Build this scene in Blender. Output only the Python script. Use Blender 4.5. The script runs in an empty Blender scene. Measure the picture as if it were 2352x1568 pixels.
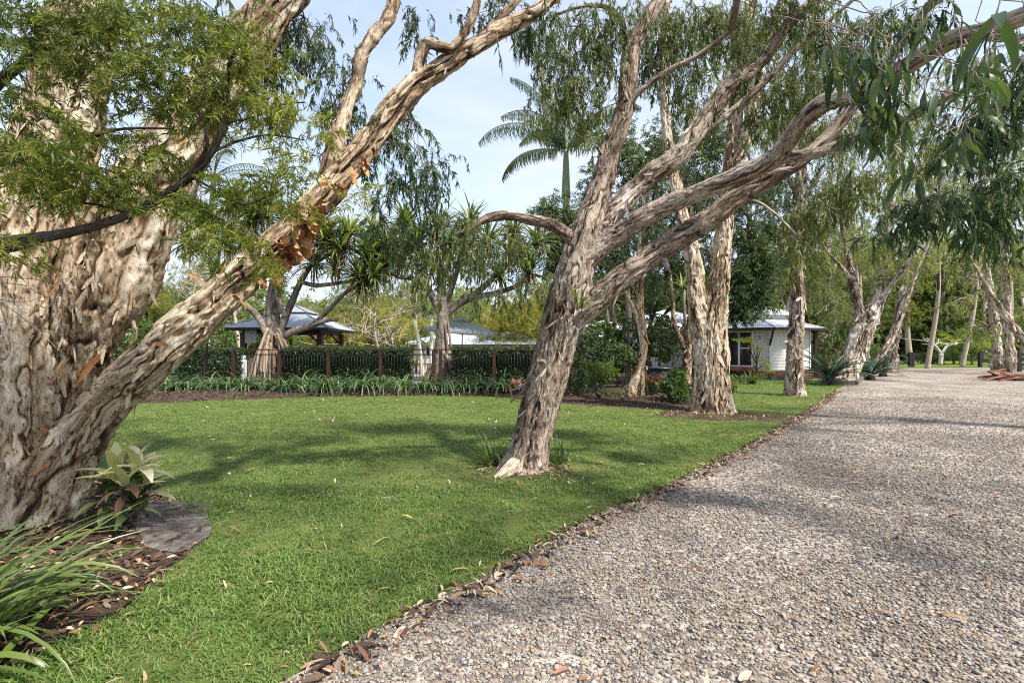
import bpy, math, random
import numpy as np
from mathutils import Vector, Matrix
random.seed(7)
R = math.radians
scene = bpy.context.scene
col = scene.collection

# ------------------------------------------------------------------ camera, sky, sun, exposure
CAM_H, FPX, CX, HY = 1.55, 1110.0, 1176.0, 798.0      # eye height, focal length and horizon in a 2352 px wide frame
cam_d = bpy.data.cameras.new('camera'); cam = bpy.data.objects.new('camera', cam_d); col.objects.link(cam)
cam.location = (0, 0, CAM_H); cam.rotation_euler = (R(90), 0, 0)
cam_d.sensor_width = 36; cam_d.lens = 36 * FPX / 2352; cam_d.shift_y = (HY - 784) / 2352
cam_d.clip_start = 0.05; cam_d.clip_end = 1500
scene.camera = cam

SUN_EL, SUN_AZ = R(52), R(128)                          # azimuth clockwise from +Y: behind the camera, to the right
sd = Vector((math.sin(SUN_AZ) * math.cos(SUN_EL), math.cos(SUN_AZ) * math.cos(SUN_EL), math.sin(SUN_EL)))
world = bpy.data.worlds.new('World'); scene.world = world; world.use_nodes = True
wn, wl = world.node_tree.nodes, world.node_tree.links
wn.clear()
sky = wn.new('ShaderNodeTexSky'); sky.sky_type = 'NISHITA'; sky.sun_disc = False
sky.sun_elevation = SUN_EL; sky.sun_rotation = SUN_AZ
sky.air_density = 1.0; sky.dust_density = 1.2; sky.ozone_density = 1.5
tc = wn.new('ShaderNodeTexCoord'); mp = wn.new('ShaderNodeMapping'); mp.inputs['Scale'].default_value = (1.1, 1.1, 3.4)
mp.inputs['Location'].default_value = (0.3, 0.1, 0.2)
wl.new(tc.outputs['Generated'], mp.inputs['Vector'])
nz = wn.new('ShaderNodeTexNoise'); nz.inputs['Scale'].default_value = 2.2; nz.inputs['Detail'].default_value = 7; nz.inputs['Roughness'].default_value = 0.55
nz.inputs['Distortion'].default_value = 0.4
wl.new(mp.outputs['Vector'], nz.inputs['Vector'])
rp = wn.new('ShaderNodeValToRGB'); rp.color_ramp.elements[0].position = 0.36; rp.color_ramp.elements[1].position = 0.66
rp.color_ramp.elements[0].color = (0.42, 0.42, 0.42, 1); rp.color_ramp.elements[1].color = (0.92, 0.92, 0.92, 1)
wl.new(nz.outputs['Fac'], rp.inputs['Fac'])
mx = wn.new('ShaderNodeMix'); mx.data_type = 'RGBA'
wl.new(rp.outputs['Color'], mx.inputs[0]); wl.new(sky.outputs['Color'], mx.inputs[6]); mx.inputs[7].default_value = (2.5, 2.65, 3.05, 1)
bg = wn.new('ShaderNodeBackground'); bg.inputs['Strength'].default_value = 0.125
wl.new(mx.outputs[2], bg.inputs['Color'])
wo = wn.new('ShaderNodeOutputWorld'); wl.new(bg.outputs[0], wo.inputs['Surface'])

sun_d = bpy.data.lights.new('sun', 'SUN'); sun_d.energy = 2.8; sun_d.angle = R(2.5); sun_d.color = (1.0, 0.95, 0.87)
sun = bpy.data.objects.new('sun', sun_d); col.objects.link(sun); sun.rotation_euler = sd.to_track_quat('Z', 'Y').to_euler(); sun.location = (20, -20, 30)
vs = scene.view_settings; vs.view_transform = 'Standard'; vs.look = 'None'; vs.exposure = 1.6; vs.gamma = 1.0; vs.use_curve_mapping = False
scene.cycles.max_bounces = 8; scene.cycles.diffuse_bounces = 4; scene.cycles.transparent_max_bounces = 8
scene.cycles.use_denoising = False; scene.cycles.filter_width = 1.1

# ------------------------------------------------------------------ helpers
def P(x, y, d): return np.array(((x - CX) / FPX * d, d, CAM_H - (y - HY) / FPX * d))
def G(x, y):    # ground point seen at a place of the frame
    d = CAM_H * FPX / (y - HY); return np.array(((x - CX) / FPX * d, d))

BASE = {}
def tag(o, label=None, cat=None, group=None, kind=None):
    if label: o['label'] = label
    if cat: o['category'] = cat
    if group: o['group'] = group
    if kind: o['kind'] = kind
    return o
def thing(name, label, cat, base=(0, 0, 0), group=None):
    o = bpy.data.objects.new(name, None); col.objects.link(o); o.empty_display_size = 0.2
    o.location = base; BASE[o.name] = np.array(base, float)
    return tag(o, label, cat, group)
def rootbase(o): return BASE.get(o.name, np.zeros(3)) if o is not None else np.zeros(3)

class Geo:
    def __init__(s): s.V, s.F, s.n, s.tone, s.co = [], [], 0, [], []
    def add(s, V, faces, tone=0.5, co=None):
        V = np.asarray(V, float).reshape(-1, 3)
        for f in (faces if isinstance(faces, list) else [faces]):
            s.F.append(np.asarray(f, np.int64) + s.n)
        s.V.append(V); s.n += len(V)
        s.tone.append(np.full(len(V), tone) if np.isscalar(tone) else np.asarray(tone, float))
        s.co.append(V if co is None else co)
        return s
    def box(s, c, size, rot=None, tone=0.5):
        V = np.array([(a, b, d) for a in (-.5, .5) for b in (-.5, .5) for d in (-.5, .5)]) * np.asarray(size)
        if rot is not None: V = V @ np.array(rot).T
        return s.add(V + np.asarray(c), np.array([(0, 1, 3, 2), (4, 6, 7, 5), (0, 4, 5, 1), (2, 3, 7, 6), (0, 2, 6, 4), (1, 5, 7, 3)]), tone)
    def bar(s, a, b, w, h=None, tone=0.5):
        a, b = np.asarray(a, float), np.asarray(b, float); t = b - a; L = np.linalg.norm(t); t /= L
        up = np.array((0, 0, 1.)) if abs(t[2]) < .95 else np.array((0, 1., 0))
        x = np.cross(t, up); x /= np.linalg.norm(x); y = np.cross(x, t)
        return s.box((a + b) / 2, (w, h or w, L), np.stack([x, y, t], 1), tone)
    def tube(s, pts, rad, n=6, tone=0.5, cap=True):
        pts = np.asarray(pts, float); rad = np.broadcast_to(np.asarray(rad, float), (len(pts),))
        T = np.gradient(pts, axis=0); T /= np.linalg.norm(T, axis=1)[:, None] + 1e-9
        ref = np.array((0, 0, 1.)) if abs(T[:, 2]).mean() < .8 else np.array((0, 1., 0))
        X = np.cross(T, ref); X /= np.linalg.norm(X, axis=1)[:, None] + 1e-9; Y = np.cross(T, X)
        a = np.arange(n) / n * 2 * np.pi
        V = pts[:, None] + rad[:, None, None] * (np.cos(a)[None, :, None] * X[:, None] + np.sin(a)[None, :, None] * Y[:, None])
        m = len(pts); i = np.arange(m - 1)[:, None] * n; j = np.arange(n)[None]; k = (j + 1) % n
        q = np.stack([i + j, i + k, i + n + k, i + n + j], -1).reshape(-1, 4)
        V = V.reshape(-1, 3); fs = [q]
        if cap:
            fs += [np.arange(n)[None, ::-1], (np.arange(n) + (m - 1) * n)[None]]
        return s.add(V, fs, tone)
    def lathe(s, prof, c=(0, 0, 0), n=16, tone=.5):
        prof = np.asarray(prof, float); a = np.arange(n) / n * 2 * np.pi; m = len(prof)
        V = np.stack([prof[:, None, 0] * np.cos(a), prof[:, None, 0] * np.sin(a), np.repeat(prof[:, 1:2], n, 1)], -1).reshape(-1, 3) + np.asarray(c)
        i = np.arange(m - 1)[:, None] * n; j = np.arange(n)[None]; k = (j + 1) % n
        return s.add(V, np.stack([i + j, i + k, i + n + k, i + n + j], -1).reshape(-1, 4), tone)
    def mesh(s, name, origin=np.zeros(3), smooth=True):
        me = bpy.data.meshes.new(name)
        V = np.concatenate(s.V) - origin
        me.vertices.add(len(V)); me.vertices.foreach_set('co', V.astype(np.float32).ravel())
        tot = np.concatenate([np.full(len(f), f.shape[1]) for f in s.F]); idx = np.concatenate([f.ravel() for f in s.F])
        me.loops.add(len(idx)); me.loops.foreach_set('vertex_index', idx.astype(np.int32))
        me.polygons.add(len(tot)); me.polygons.foreach_set('loop_start', (np.cumsum(tot) - tot).astype(np.int32))
        me.polygons.foreach_set('loop_total', tot.astype(np.int32))
        me.polygons.foreach_set('use_smooth', np.full(len(tot), smooth))
        a = me.attributes.new('tone', 'FLOAT', 'POINT'); a.data.foreach_set('value', np.concatenate(s.tone).astype(np.float32))
        b = me.attributes.new('bco', 'FLOAT_VECTOR', 'POINT'); b.data.foreach_set('vector', np.concatenate(s.co).astype(np.float32).ravel())
        me.update(calc_edges=True)
        return me

def obj(name, geo, mat, parent=None, smooth=True, label=None, kind=None):
    b = rootbase(parent)
    me = geo if isinstance(geo, bpy.types.Mesh) else geo.mesh(name, b, smooth)
    if mat is not None and not me.materials: me.materials.append(mat)
    o = bpy.data.objects.new(name, me); col.objects.link(o)
    if parent is not None: o.parent = parent; BASE[o.name] = b
    if label: o['label'] = label
    if kind: o['kind'] = kind
    return o
def place(name, me, parent, loc, rot=(0, 0, 0), sc=(1, 1, 1)):     # a piece that shares its mesh with its likes
    o = bpy.data.objects.new(name, me); col.objects.link(o)
    o.parent = parent; BASE[o.name] = rootbase(parent)
    o.location = np.asarray(loc, float) - rootbase(parent); o.rotation_euler = rot; o.scale = sc
    return o
def solo(name, geo, mat, label, cat, group=None, smooth=True, base=None):   # a thing that is one mesh
    V = np.concatenate(geo.V); b = np.array([V[:, 0].mean(), V[:, 1].mean(), V[:, 2].min()]) if base is None else np.asarray(base, float)
    o = obj(name, geo.mesh(name, b, smooth), mat); o.location = b; BASE[o.name] = b
    return tag(o, label, cat, group)

# ---- noise
def _h(ix, iy, iz, s):
    h = (ix.astype(np.int64) * 374761393 + iy.astype(np.int64) * 668265263 + iz.astype(np.int64) * 2147483647 + s * 974634777) & 0xffffffff
    h = ((h ^ (h >> 13)) * 1274126177) & 0xffffffff
    h = ((h ^ (h >> 16)) * 2246822519) & 0xffffffff
    return ((h ^ (h >> 15)) & 0xffffff) / float(0x1000000)
def vnoise(p, s=0):
    i = np.floor(p); f = p - i; f = f * f * (3 - 2 * f); i = i.astype(np.int64); r = 0
    for a in (0, 1):
        for b in (0, 1):
            for c in (0, 1):
                w = (f[:, 0] if a else 1 - f[:, 0]) * (f[:, 1] if b else 1 - f[:, 1]) * (f[:, 2] if c else 1 - f[:, 2])
                r = r + w * _h(i[:, 0] + a, i[:, 1] + b, i[:, 2] + c, s)
    return r * 2 - 1
def fbm(p, s=0, o=3):
    r, a = 0, 1.0
    for k in range(o): r = r + a * vnoise(p * 2 ** k + 17.3 * k, s + k); a *= .5
    return r
def worley(p, s=0):
    i = np.floor(p).astype(np.int64); f1 = np.full(len(p), 9.); f2 = f1.copy(); idv = np.zeros(len(p)); dz = np.zeros(len(p))
    for a in (-1, 0, 1):
        for b in (-1, 0, 1):
            for c in (-1, 0, 1):
                j = i + np.array((a, b, c)); x, y, z = j[:, 0], j[:, 1], j[:, 2]
                q = np.stack([x + _h(x, y, z, s), y + _h(x, y, z, s + 1), z + _h(x, y, z, s + 2)], 1)
                d = np.linalg.norm(p - q, axis=1); m = d < f1
                f2 = np.where(m, f1, np.minimum(f2, d)); f1 = np.where(m, d, f1)
                idv = np.where(m, _h(x, y, z, s + 3), idv); dz = np.where(m, p[:, 2] - q[:, 2], dz)
    return f1, f2, idv, dz
def spline(pts, step):
    pts = np.asarray(pts, float); q = np.vstack([2 * pts[0] - pts[1], pts, 2 * pts[-1] - pts[-2]]); out = []
    for k in range(1, len(q) - 2):
        a, b, c, d = q[k - 1:k + 3]; n = max(2, int(np.linalg.norm((c - b)[:3]) / step)); t = np.arange(n)[:, None] / n
        out.append(.5 * (2 * b + (c - a) * t + (2 * a - 5 * b + 4 * c - d) * t ** 2 + (3 * b - a - 3 * c + d) * t ** 3))
    out.append(pts[-1:]); return np.vstack(out)
def inpoly(p, poly):
    x, y = p[:, 0], p[:, 1]; r = np.zeros(len(p), bool); poly = np.asarray(poly); j = len(poly) - 1
    for i in range(len(poly)):
        (xi, yi), (xj, yj) = poly[i], poly[j]
        r ^= ((yi > y) != (yj > y)) & (x < (xj - xi) * (y - yi) / (yj - yi + 1e-12) + xi); j = i
    return r

# ------------------------------------------------------------------ materials
def newmat(name):
    m = bpy.data.materials.new(name); m.use_nodes = True; m.node_tree.nodes.clear(); return m, m.node_tree.nodes, m.node_tree.links
def ramp(n, cols):
    r = n.new('ShaderNodeValToRGB'); e = r.color_ramp.elements; k = len(cols)
    while len(e) < k: e.new(0.5)
    for i, c in enumerate(cols):
        if len(c) == 4: e[i].position = c[3]
        else: e[i].position = i / max(1, k - 1)
        e[i].color = (*c[:3], 1)
    return r
def math_(n, l, op, a, b=None, clamp=False):
    m = n.new('ShaderNodeMath'); m.operation = op; m.use_clamp = clamp
    for i, v in enumerate((a, b)):
        if v is None: continue
        if isinstance(v, (int, float)): m.inputs[i].default_value = v
        else: l.new(v, m.inputs[i])
    return m.outputs[0]
def noise_(n, l, vec, scale, detail=4, rough=.55, stretch=None, dist=0):
    if stretch:
        mp = n.new('ShaderNodeMapping'); mp.inputs['Scale'].default_value = stretch; l.new(vec, mp.inputs['Vector']); vec = mp.outputs[0]
    t = n.new('ShaderNodeTexNoise'); t.inputs['Scale'].default_value = scale; t.inputs['Detail'].default_value = detail
    t.inputs['Roughness'].default_value = rough; t.inputs['Distortion'].default_value = dist; l.new(vec, t.inputs['Vector']); return t.outputs['Fac']
def finish(m, n, l, color, rough=.8, bump=None, bstr=.4, bdist=.01, transl=0, spec=.3, metal=0, tcol=None):
    b = n.new('ShaderNodeBsdfPrincipled'); b.inputs['Metallic'].default_value = metal
    b.inputs['Specular IOR Level'].default_value = spec
    if isinstance(rough, (int, float)): b.inputs['Roughness'].default_value = rough
    else: l.new(rough, b.inputs['Roughness'])
    if isinstance(color, tuple): b.inputs['Base Color'].default_value = (*color[:3], 1)
    else: l.new(color, b.inputs['Base Color'])
    if bump is not None:
        bp = n.new('ShaderNodeBump'); bp.inputs['Strength'].default_value = bstr; bp.inputs['Distance'].default_value = bdist
        l.new(bump, bp.inputs['Height']); l.new(bp.outputs[0], b.inputs['Normal'])
    o = n.new('ShaderNodeOutputMaterial'); s = b.outputs[0]
    if transl:
        t = n.new('ShaderNodeBsdfTranslucent'); mx = n.new('ShaderNodeMixShader'); mx.inputs[0].default_value = transl
        if isinstance(color, tuple): t.inputs['Color'].default_value = (*color[:3], 1)
        else:
            g = n.new('ShaderNodeMix'); g.data_type = 'RGBA'; g.blend_type = 'MULTIPLY'; g.inputs[0].default_value = 1
            l.new(color, g.inputs[6]); g.inputs[7].default_value = (1.5, 1.55, .75, 1); l.new(g.outputs[2], t.inputs['Color'])
        l.new(s, mx.inputs[1]); l.new(t.outputs[0], mx.inputs[2]); s = mx.outputs[0]
    l.new(s, o.inputs['Surface']); return m
def attr(n, name):
    a = n.new('ShaderNodeAttribute'); a.attribute_name = name; return a
def m_leaf(name, cols, transl=.35, rough=.5, spec=.35, rnd=False):
    m, n, l = newmat(name)
    r = ramp(n, cols)
    if rnd:
        oi = n.new('ShaderNodeObjectInfo'); tn = attr(n, 'tone').outputs['Fac']
        l.new(math_(n, l, 'ADD', math_(n, l, 'MULTIPLY', oi.outputs['Random'], .65), math_(n, l, 'MULTIPLY', tn, .35)), r.inputs['Fac'])
    else: l.new(attr(n, 'tone').outputs['Fac'], r.inputs['Fac'])
    return finish(m, n, l, r.outputs['Color'], rough, transl=transl, spec=spec)
def m_bark(name, cols, stretch=(1, 1, .22), scale=26, bstr=.7, bdist=.02, tw=.9):
    m, n, l = newmat(name); v = attr(n, 'bco').outputs['Vector']
    a = noise_(n, l, v, scale, 6, .65, stretch, .6); b = noise_(n, l, v, 5, 3, .5); tn = attr(n, 'tone').outputs['Fac']
    s = noise_(n, l, v, scale * 2.6, 4, .6, (stretch[0], stretch[1], stretch[2] * .35), .4)
    f = math_(n, l, 'ADD', math_(n, l, 'MULTIPLY', tn, tw), math_(n, l, 'ADD', math_(n, l, 'MULTIPLY', a, .5), math_(n, l, 'ADD', math_(n, l, 'MULTIPLY', b, .25), math_(n, l, 'MULTIPLY', s, .45))))
    f = math_(n, l, 'SUBTRACT', f, .5, True)
    r = ramp(n, cols); l.new(f, r.inputs['Fac'])
    h = noise_(n, l, v, scale * 2.4, 5, .65, stretch, .8)
    return finish(m, n, l, r.outputs['Color'], .9, math_(n, l, 'ADD', math_(n, l, 'ADD', a, s), math_(n, l, 'MULTIPLY', h, .5)), bstr, bdist, spec=.12)
def m_noise(name, cols, scale=6, stretch=None, rough=.8, bstr=.3, bdist=.01, detail=5, spec=.25, metal=0, tone=.3, bscale=None, contrast=1.6):
    m, n, l = newmat(name); tcn = n.new('ShaderNodeTexCoord'); v = tcn.outputs['Object']
    a = noise_(n, l, v, scale, detail, .6, stretch); tn = attr(n, 'tone').outputs['Fac']
    f = math_(n, l, 'ADD', math_(n, l, 'MULTIPLY', math_(n, l, 'SUBTRACT', a, .5), contrast), .5)
    f = math_(n, l, 'ADD', f, math_(n, l, 'MULTIPLY', math_(n, l, 'SUBTRACT', tn, .5), tone * 2), True)
    r = ramp(n, cols); l.new(f, r.inputs['Fac'])
    h = noise_(n, l, v, bscale or scale * 4, 4, .6, stretch)
    return finish(m, n, l, r.outputs['Color'], rough, h, bstr, bdist, spec=spec, metal=metal)
def m_pick(name, cols, rough=.75, bump=60, bstr=.3):       # one colour for each scattered piece
    m, n, l = newmat(name); oi = n.new('ShaderNodeObjectInfo'); tcn = n.new('ShaderNodeTexCoord')
    a = noise_(n, l, tcn.outputs['Object'], bump, 3)
    r = ramp(n, cols); r.color_ramp.interpolation = 'CONSTANT'; l.new(oi.outputs['Random'], r.inputs['Fac'])
    g = n.new('ShaderNodeMix'); g.data_type = 'RGBA'; g.blend_type = 'MULTIPLY'; g.inputs[0].default_value = .6
    l.new(r.outputs['Color'], g.inputs[6]); gr = ramp(n, [(.55, .55, .55), (1.2, 1.2, 1.2)]); l.new(a, gr.inputs['Fac']); l.new(gr.outputs['Color'], g.inputs[7])
    return finish(m, n, l, g.outputs[2], rough, a, bstr, .004, spec=.3)

MAT = {}
MAT['bark'] = m_bark('paperbark_cream', [(.025, .018, .013), (.09, .058, .036, .2), (.24, .165, .10, .4), (.42, .33, .225, .62), (.61, .53, .41, .85), (.74, .68, .57)])
MAT['bark_grey'] = m_bark('paperbark_grey', [(.03, .021, .016), (.085, .058, .042, .2), (.20, .148, .11, .42), (.36, .29, .225, .62), (.52, .45, .37, .84), (.66, .61, .54)], (1, 1, .13), 30)
MAT['bark_rust'] = m_bark('paperbark_inner_rust', [(.14, .06, .025), (.36, .17, .07), (.52, .31, .15), (.62, .48, .33), (.68, .60, .48)], tw=.4)
MAT['bark_far'] = m_bark('paperbark_far', [(.05, .036, .026), (.17, .125, .09, .3), (.38, .31, .24, .55), (.60, .54, .46, .8), (.72, .68, .60)], (1, 1, .25), 12)
MAT['bark_dark'] = m_bark('dark_bark', [(.012, .010, .009), (.035, .027, .022), (.075, .06, .05), (.13, .11, .095)], (1, 1, .2), 60, .5, .005)
MAT['bark_ring'] = m_bark('ringed_pandanus_bark', [(.05, .042, .035), (.15, .125, .10), (.26, .22, .185), (.36, .315, .27)], (1, 1, 7), 6, .8, .02)
MAT['root'] = m_bark('prop_root_bark', [(.06, .042, .028), (.17, .125, .085), (.28, .215, .15), (.38, .31, .23)], (1, 1, .6), 14)
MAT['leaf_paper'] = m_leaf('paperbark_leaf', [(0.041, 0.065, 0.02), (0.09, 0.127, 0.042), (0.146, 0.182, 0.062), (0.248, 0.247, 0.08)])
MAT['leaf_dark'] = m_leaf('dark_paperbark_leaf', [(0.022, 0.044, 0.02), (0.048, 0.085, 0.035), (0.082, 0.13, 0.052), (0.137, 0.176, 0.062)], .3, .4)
MAT['leaf_fine'] = m_leaf('fine_bottlebrush_leaf', [(0.037, 0.058, 0.012), (0.086, 0.124, 0.02), (0.164, 0.202, 0.032), (0.315, 0.312, 0.049)], .4)
MAT['leaf_pale'] = m_leaf('pale_far_leaf', [(0.086, 0.118, 0.046), (0.16, 0.2, 0.072), (0.253, 0.276, 0.104), (0.391, 0.372, 0.157)], .45)
MAT['leaf_gold'] = m_leaf('golden_bush_leaf', [(0.077, 0.099, 0.021), (0.165, 0.187, 0.031), (0.264, 0.259, 0.042), (0.374, 0.319, 0.047)], .45)
MAT['leaf_ever'] = m_leaf('evergreen_leaf', [(0.017, 0.035, 0.013), (0.041, 0.07, 0.023), (0.08, 0.119, 0.036), (0.146, 0.182, 0.051)], .25)
MAT['leaf_hedge'] = m_leaf('hedge_leaf', [(0.017, 0.036, 0.014), (0.031, 0.06, 0.021), (0.054, 0.094, 0.03), (0.102, 0.144, 0.046)], .2, .35)
MAT['leaf_shrub'] = m_leaf('shrub_leaf', [(0.026, 0.056, 0.014), (0.066, 0.119, 0.026), (0.118, 0.188, 0.036), (0.197, 0.263, 0.059)], .35, .4)
MAT['leaf_pand'] = m_leaf('pandanus_leaf', [(0.048, 0.08, 0.03), (0.104, 0.152, 0.05), (0.175, 0.225, 0.069), (0.319, 0.319, 0.083)], .25, .4, .45)
MAT['leaf_palm'] = m_leaf('palm_leaflet', [(0.042, 0.072, 0.034), (0.084, 0.126, 0.057), (0.12, 0.168, 0.074), (0.168, 0.204, 0.091)], .25, .35, .5)
MAT['leaf_strap'] = m_leaf('strap_leaf', [(.030, .062, .026), (.058, .108, .042), (.10, .165, .065), (.19, .25, .11)], .3, .35, .5)
MAT['leaf_flax'] = m_leaf('flax_lily_leaf', [(.05, .085, .02), (.095, .145, .035), (.15, .20, .05), (.23, .27, .09)], .3, .35, .5)
MAT['leaf_cycad'] = m_leaf('cycad_leaflet', [(0.015, 0.042, 0.026), (0.033, 0.075, 0.043), (0.06, 0.112, 0.06)], .1, .35, .5)
MAT['leaf_dead'] = m_leaf('dead_leaf', [(.07, .045, .028), (.15, .10, .06), (.26, .185, .11), (.36, .28, .18)], .15, .8, .1)
MAT['leaf_lime'] = m_leaf('lime_maple_leaf', [(.10, .15, .012), (.19, .24, .02), (.29, .31, .03), (.38, .36, .04)], .4)
MAT['leaf_cream'] = m_leaf('cream_ti_leaf', [(.30, .31, .12), (.52, .50, .25), (.64, .60, .36), (.72, .68, .48)], .25, .4)
MAT['leaf_ti'] = m_leaf('green_ti_leaf', [(.018, .035, .015), (.04, .07, .025), (.08, .11, .035), (.13, .055, .04)], .2, .35)
MAT['leaf_pink'] = m_leaf('pink_tricolour_leaf', [(.24, .03, .07), (.50, .24, .20), (.62, .45, .36), (.10, .14, .07)], .2, .4)
MAT['leaf_red'] = m_leaf('red_cordyline_leaf', [(.10, .012, .018), (.24, .03, .05), (.36, .07, .08)], .25, .4)
MAT['petal_red'] = m_leaf('red_petal', [(.5, .02, .03), (.65, .05, .05)], .2)
MAT['petal_white'] = m_leaf('white_petal', [(.7, .7, .6), (.75, .75, .55)], .2)
MAT['twig'] = m_noise('pale_twig', [(.10, .075, .055), (.24, .19, .145), (.38, .32, .26)], 12)
MAT['timber'] = m_noise('dark_stained_timber', [(.018, .009, .006), (.036, .017, .011), (.06, .028, .018)], 9, (1, 1, .15), .55, .25)
MAT['timber_h'] = m_noise('oiled_deck_timber', [(.075, .028, .018), (.13, .052, .032), (.19, .085, .055)], 8, (.2, 1, 1), .5, .25)
MAT['timber_grey'] = m_noise('weathered_sleeper', [(.05, .043, .038), (.12, .10, .085), (.19, .165, .14)], 8, (.2, 1, 1), .85, .4)
MAT['timber_post'] = m_noise('treated_pine_post', [(.16, .12, .075), (.28, .215, .135), (.36, .29, .19)], 14, (1, 1, .12), .8)
MAT['timber_pile'] = m_noise('red_hardwood_offcut', [(.06, .022, .014), (.14, .055, .03), (.23, .105, .06), (.32, .18, .115)], 7, (.3, 1, 1), .75, .3, tone=.45)
MAT['black_metal'] = m_noise('black_powder_coat', [(.006, .006, .006), (.012, .012, .012)], 20, rough=.45, bstr=.05)
MAT['gate_black'] = m_noise('black_gate_paint', [(.010, .010, .010), (.028, .026, .024)], 9, rough=.6)
MAT['roof_grey'] = m_noise('galvanised_roof', [(.20, .225, .26), (.30, .33, .37), (.38, .41, .45)], 3, rough=.42, bstr=.05, metal=.25, spec=.5)
MAT['roof_light'] = m_noise('pale_steel_roof', [(.34, .365, .40), (.42, .445, .48), (.49, .515, .545)], 2, rough=.45, bstr=.04, spec=.5)
MAT['white'] = m_noise('cream_weatherboard', [(.50, .49, .43), (.60, .59, .53), (.66, .65, .60)], 4, (.4, 1, 1), .6, .1)
MAT['trim'] = m_noise('white_trim', [(.66, .67, .68), (.76, .77, .78)], 5, rough=.45, bstr=.05)
MAT['umbrella'] = m_leaf('blue_grey_canvas', [(.27, .305, .365), (.31, .345, .405), (.35, .385, .44)], .35, .85, .1)
MAT['pot'] = m_noise('black_glazed_pot', [(.012, .012, .013), (.025, .025, .026), (.05, .048, .046)], 8, rough=.4, bstr=.15, spec=.5)
MAT['plastic_green'] = m_noise('green_plastic', [(.012, .05, .03), (.02, .075, .045)], 10, rough=.5)
MAT['plastic_black'] = m_noise('black_plastic', [(.01, .01, .01), (.02, .02, .02)], 10, rough=.5)
MAT['steel'] = m_noise('grey_gas_bottle', [(.35, .37, .38), (.5, .52, .53)], 6, rough=.4)
MAT['sign'] = m_noise('weathered_sign_board', [(.20, .20, .19), (.30, .30, .28), (.38, .38, .36)], 30, rough=.7)
MAT['trunk_palm'] = m_noise('green_palm_trunk', [(.10, .14, .05), (.17, .20, .09), (.26, .28, .15)], 4, (1, 1, 3), .6, .2)
MAT['trunk_white'] = m_noise('whitish_trunk', [(.38, .36, .33), (.55, .53, .49), (.66, .64, .60)], 5, (1, 1, 3), .75, .3)
def m_glass(name):
    m, n, l = newmat(name); tcn = n.new('ShaderNodeTexCoord'); a = noise_(n, l, tcn.outputs['Object'], 1.3, 2)
    r = ramp(n, [(.010, .011, .012), (.022, .024, .026)]); l.new(a, r.inputs['Fac'])
    return finish(m, n, l, r.outputs['Color'], .06, spec=.7)
MAT['glass'] = m_glass('dark_window_glass')
# ------------------------------------------------------------------ ground, lawn, driveway, beds
rng = np.random.default_rng(11)
def sheet(name, poly, z, mat, edge=.25, jit=.05, seed=0, zbump=0):
    poly = np.asarray(poly, float); pts = []
    for a, b in zip(poly, np.roll(poly, -1, 0)):
        n = max(1, min(80, int(np.linalg.norm(b - a) / edge))); pts.append(a + (b - a) * (np.arange(n) / n)[:, None])
    p = np.vstack(pts); q = np.column_stack([p, np.zeros(len(p))])
    p = p + jit * np.column_stack([vnoise(q * 2.3, seed), vnoise(q * 2.3, seed + 5)]) + jit * .6 * np.column_stack([vnoise(q * 7, seed + 1), vnoise(q * 7, seed + 6)])
    import bmesh
    bm = bmesh.new(); vs_ = [bm.verts.new((x, y, z)) for x, y in p]; f = bm.faces.new(vs_)
    if f.normal.z < 0: f.normal_flip()
    bmesh.ops.triangulate(bm, faces=bm.faces[:]); bmesh.ops.recalc_face_normals(bm, faces=bm.faces[:])
    for f in bm.faces:
        if f.normal.z < 0: f.normal_flip()
    me = bpy.data.meshes.new(name); bm.to_mesh(me); bm.free(); me.materials.append(mat)
    o = bpy.data.objects.new(name, me); col.objects.link(o); o['kind'] = 'structure'
    return o

def m_ground(name, cols, sc, sc2, bstr, bdist=.02, rough=.95, big=.5):
    m, n, l = newmat(name); v = n.new('ShaderNodeTexCoord').outputs['Object']
    a = noise_(n, l, v, sc, 6, .65); b = noise_(n, l, v, sc2, 4, .6)
    f = math_(n, l, 'ADD', math_(n, l, 'MULTIPLY', a, 1 - big), math_(n, l, 'MULTIPLY', b, big))
    f = math_(n, l, 'ADD', math_(n, l, 'MULTIPLY', math_(n, l, 'SUBTRACT', f, .5), 2.4), .5, True)
    r = ramp(n, cols); l.new(f, r.inputs['Fac'])
    return finish(m, n, l, r.outputs['Color'], rough, a, bstr, bdist, spec=.1)
def m_gravel(name):
    m, n, l = newmat(name); v = n.new('ShaderNodeTexCoord').outputs['Object']
    vo = n.new('ShaderNodeTexVoronoi'); vo.inputs['Scale'].default_value = 30; l.new(v, vo.inputs['Vector'])
    sp = n.new('ShaderNodeSeparateColor'); l.new(vo.outputs['Color'], sp.inputs[0])
    r = ramp(n, [(.085, .08, .078), (.18, .155, .13, .2), (.28, .245, .21, .45), (.38, .34, .295, .7), (.50, .465, .43)]); l.new(sp.outputs[0], r.inputs['Fac'])
    b = noise_(n, l, v, .6, 4, .6); br = ramp(n, [(.5, .43, .37), (1.15, 1.12, 1.1)])
    l.new(math_(n, l, 'ADD', math_(n, l, 'MULTIPLY', math_(n, l, 'SUBTRACT', b, .5), 2.2), .5, True), br.inputs['Fac'])
    g = n.new('ShaderNodeMix'); g.data_type = 'RGBA'; g.blend_type = 'MULTIPLY'; g.inputs[0].default_value = 1
    l.new(r.outputs['Color'], g.inputs[6]); l.new(br.outputs['Color'], g.inputs[7])
    h = math_(n, l, 'SUBTRACT', 1, vo.outputs['Distance'])
    return finish(m, n, l, g.outputs[2], .85, h, .8, .02, spec=.2)
MAT['soil'] = m_ground('garden_soil', [(.018, .013, .010), (.045, .030, .022), (.085, .058, .04), (.13, .095, .07)], 40, 2.5, .8)
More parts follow.
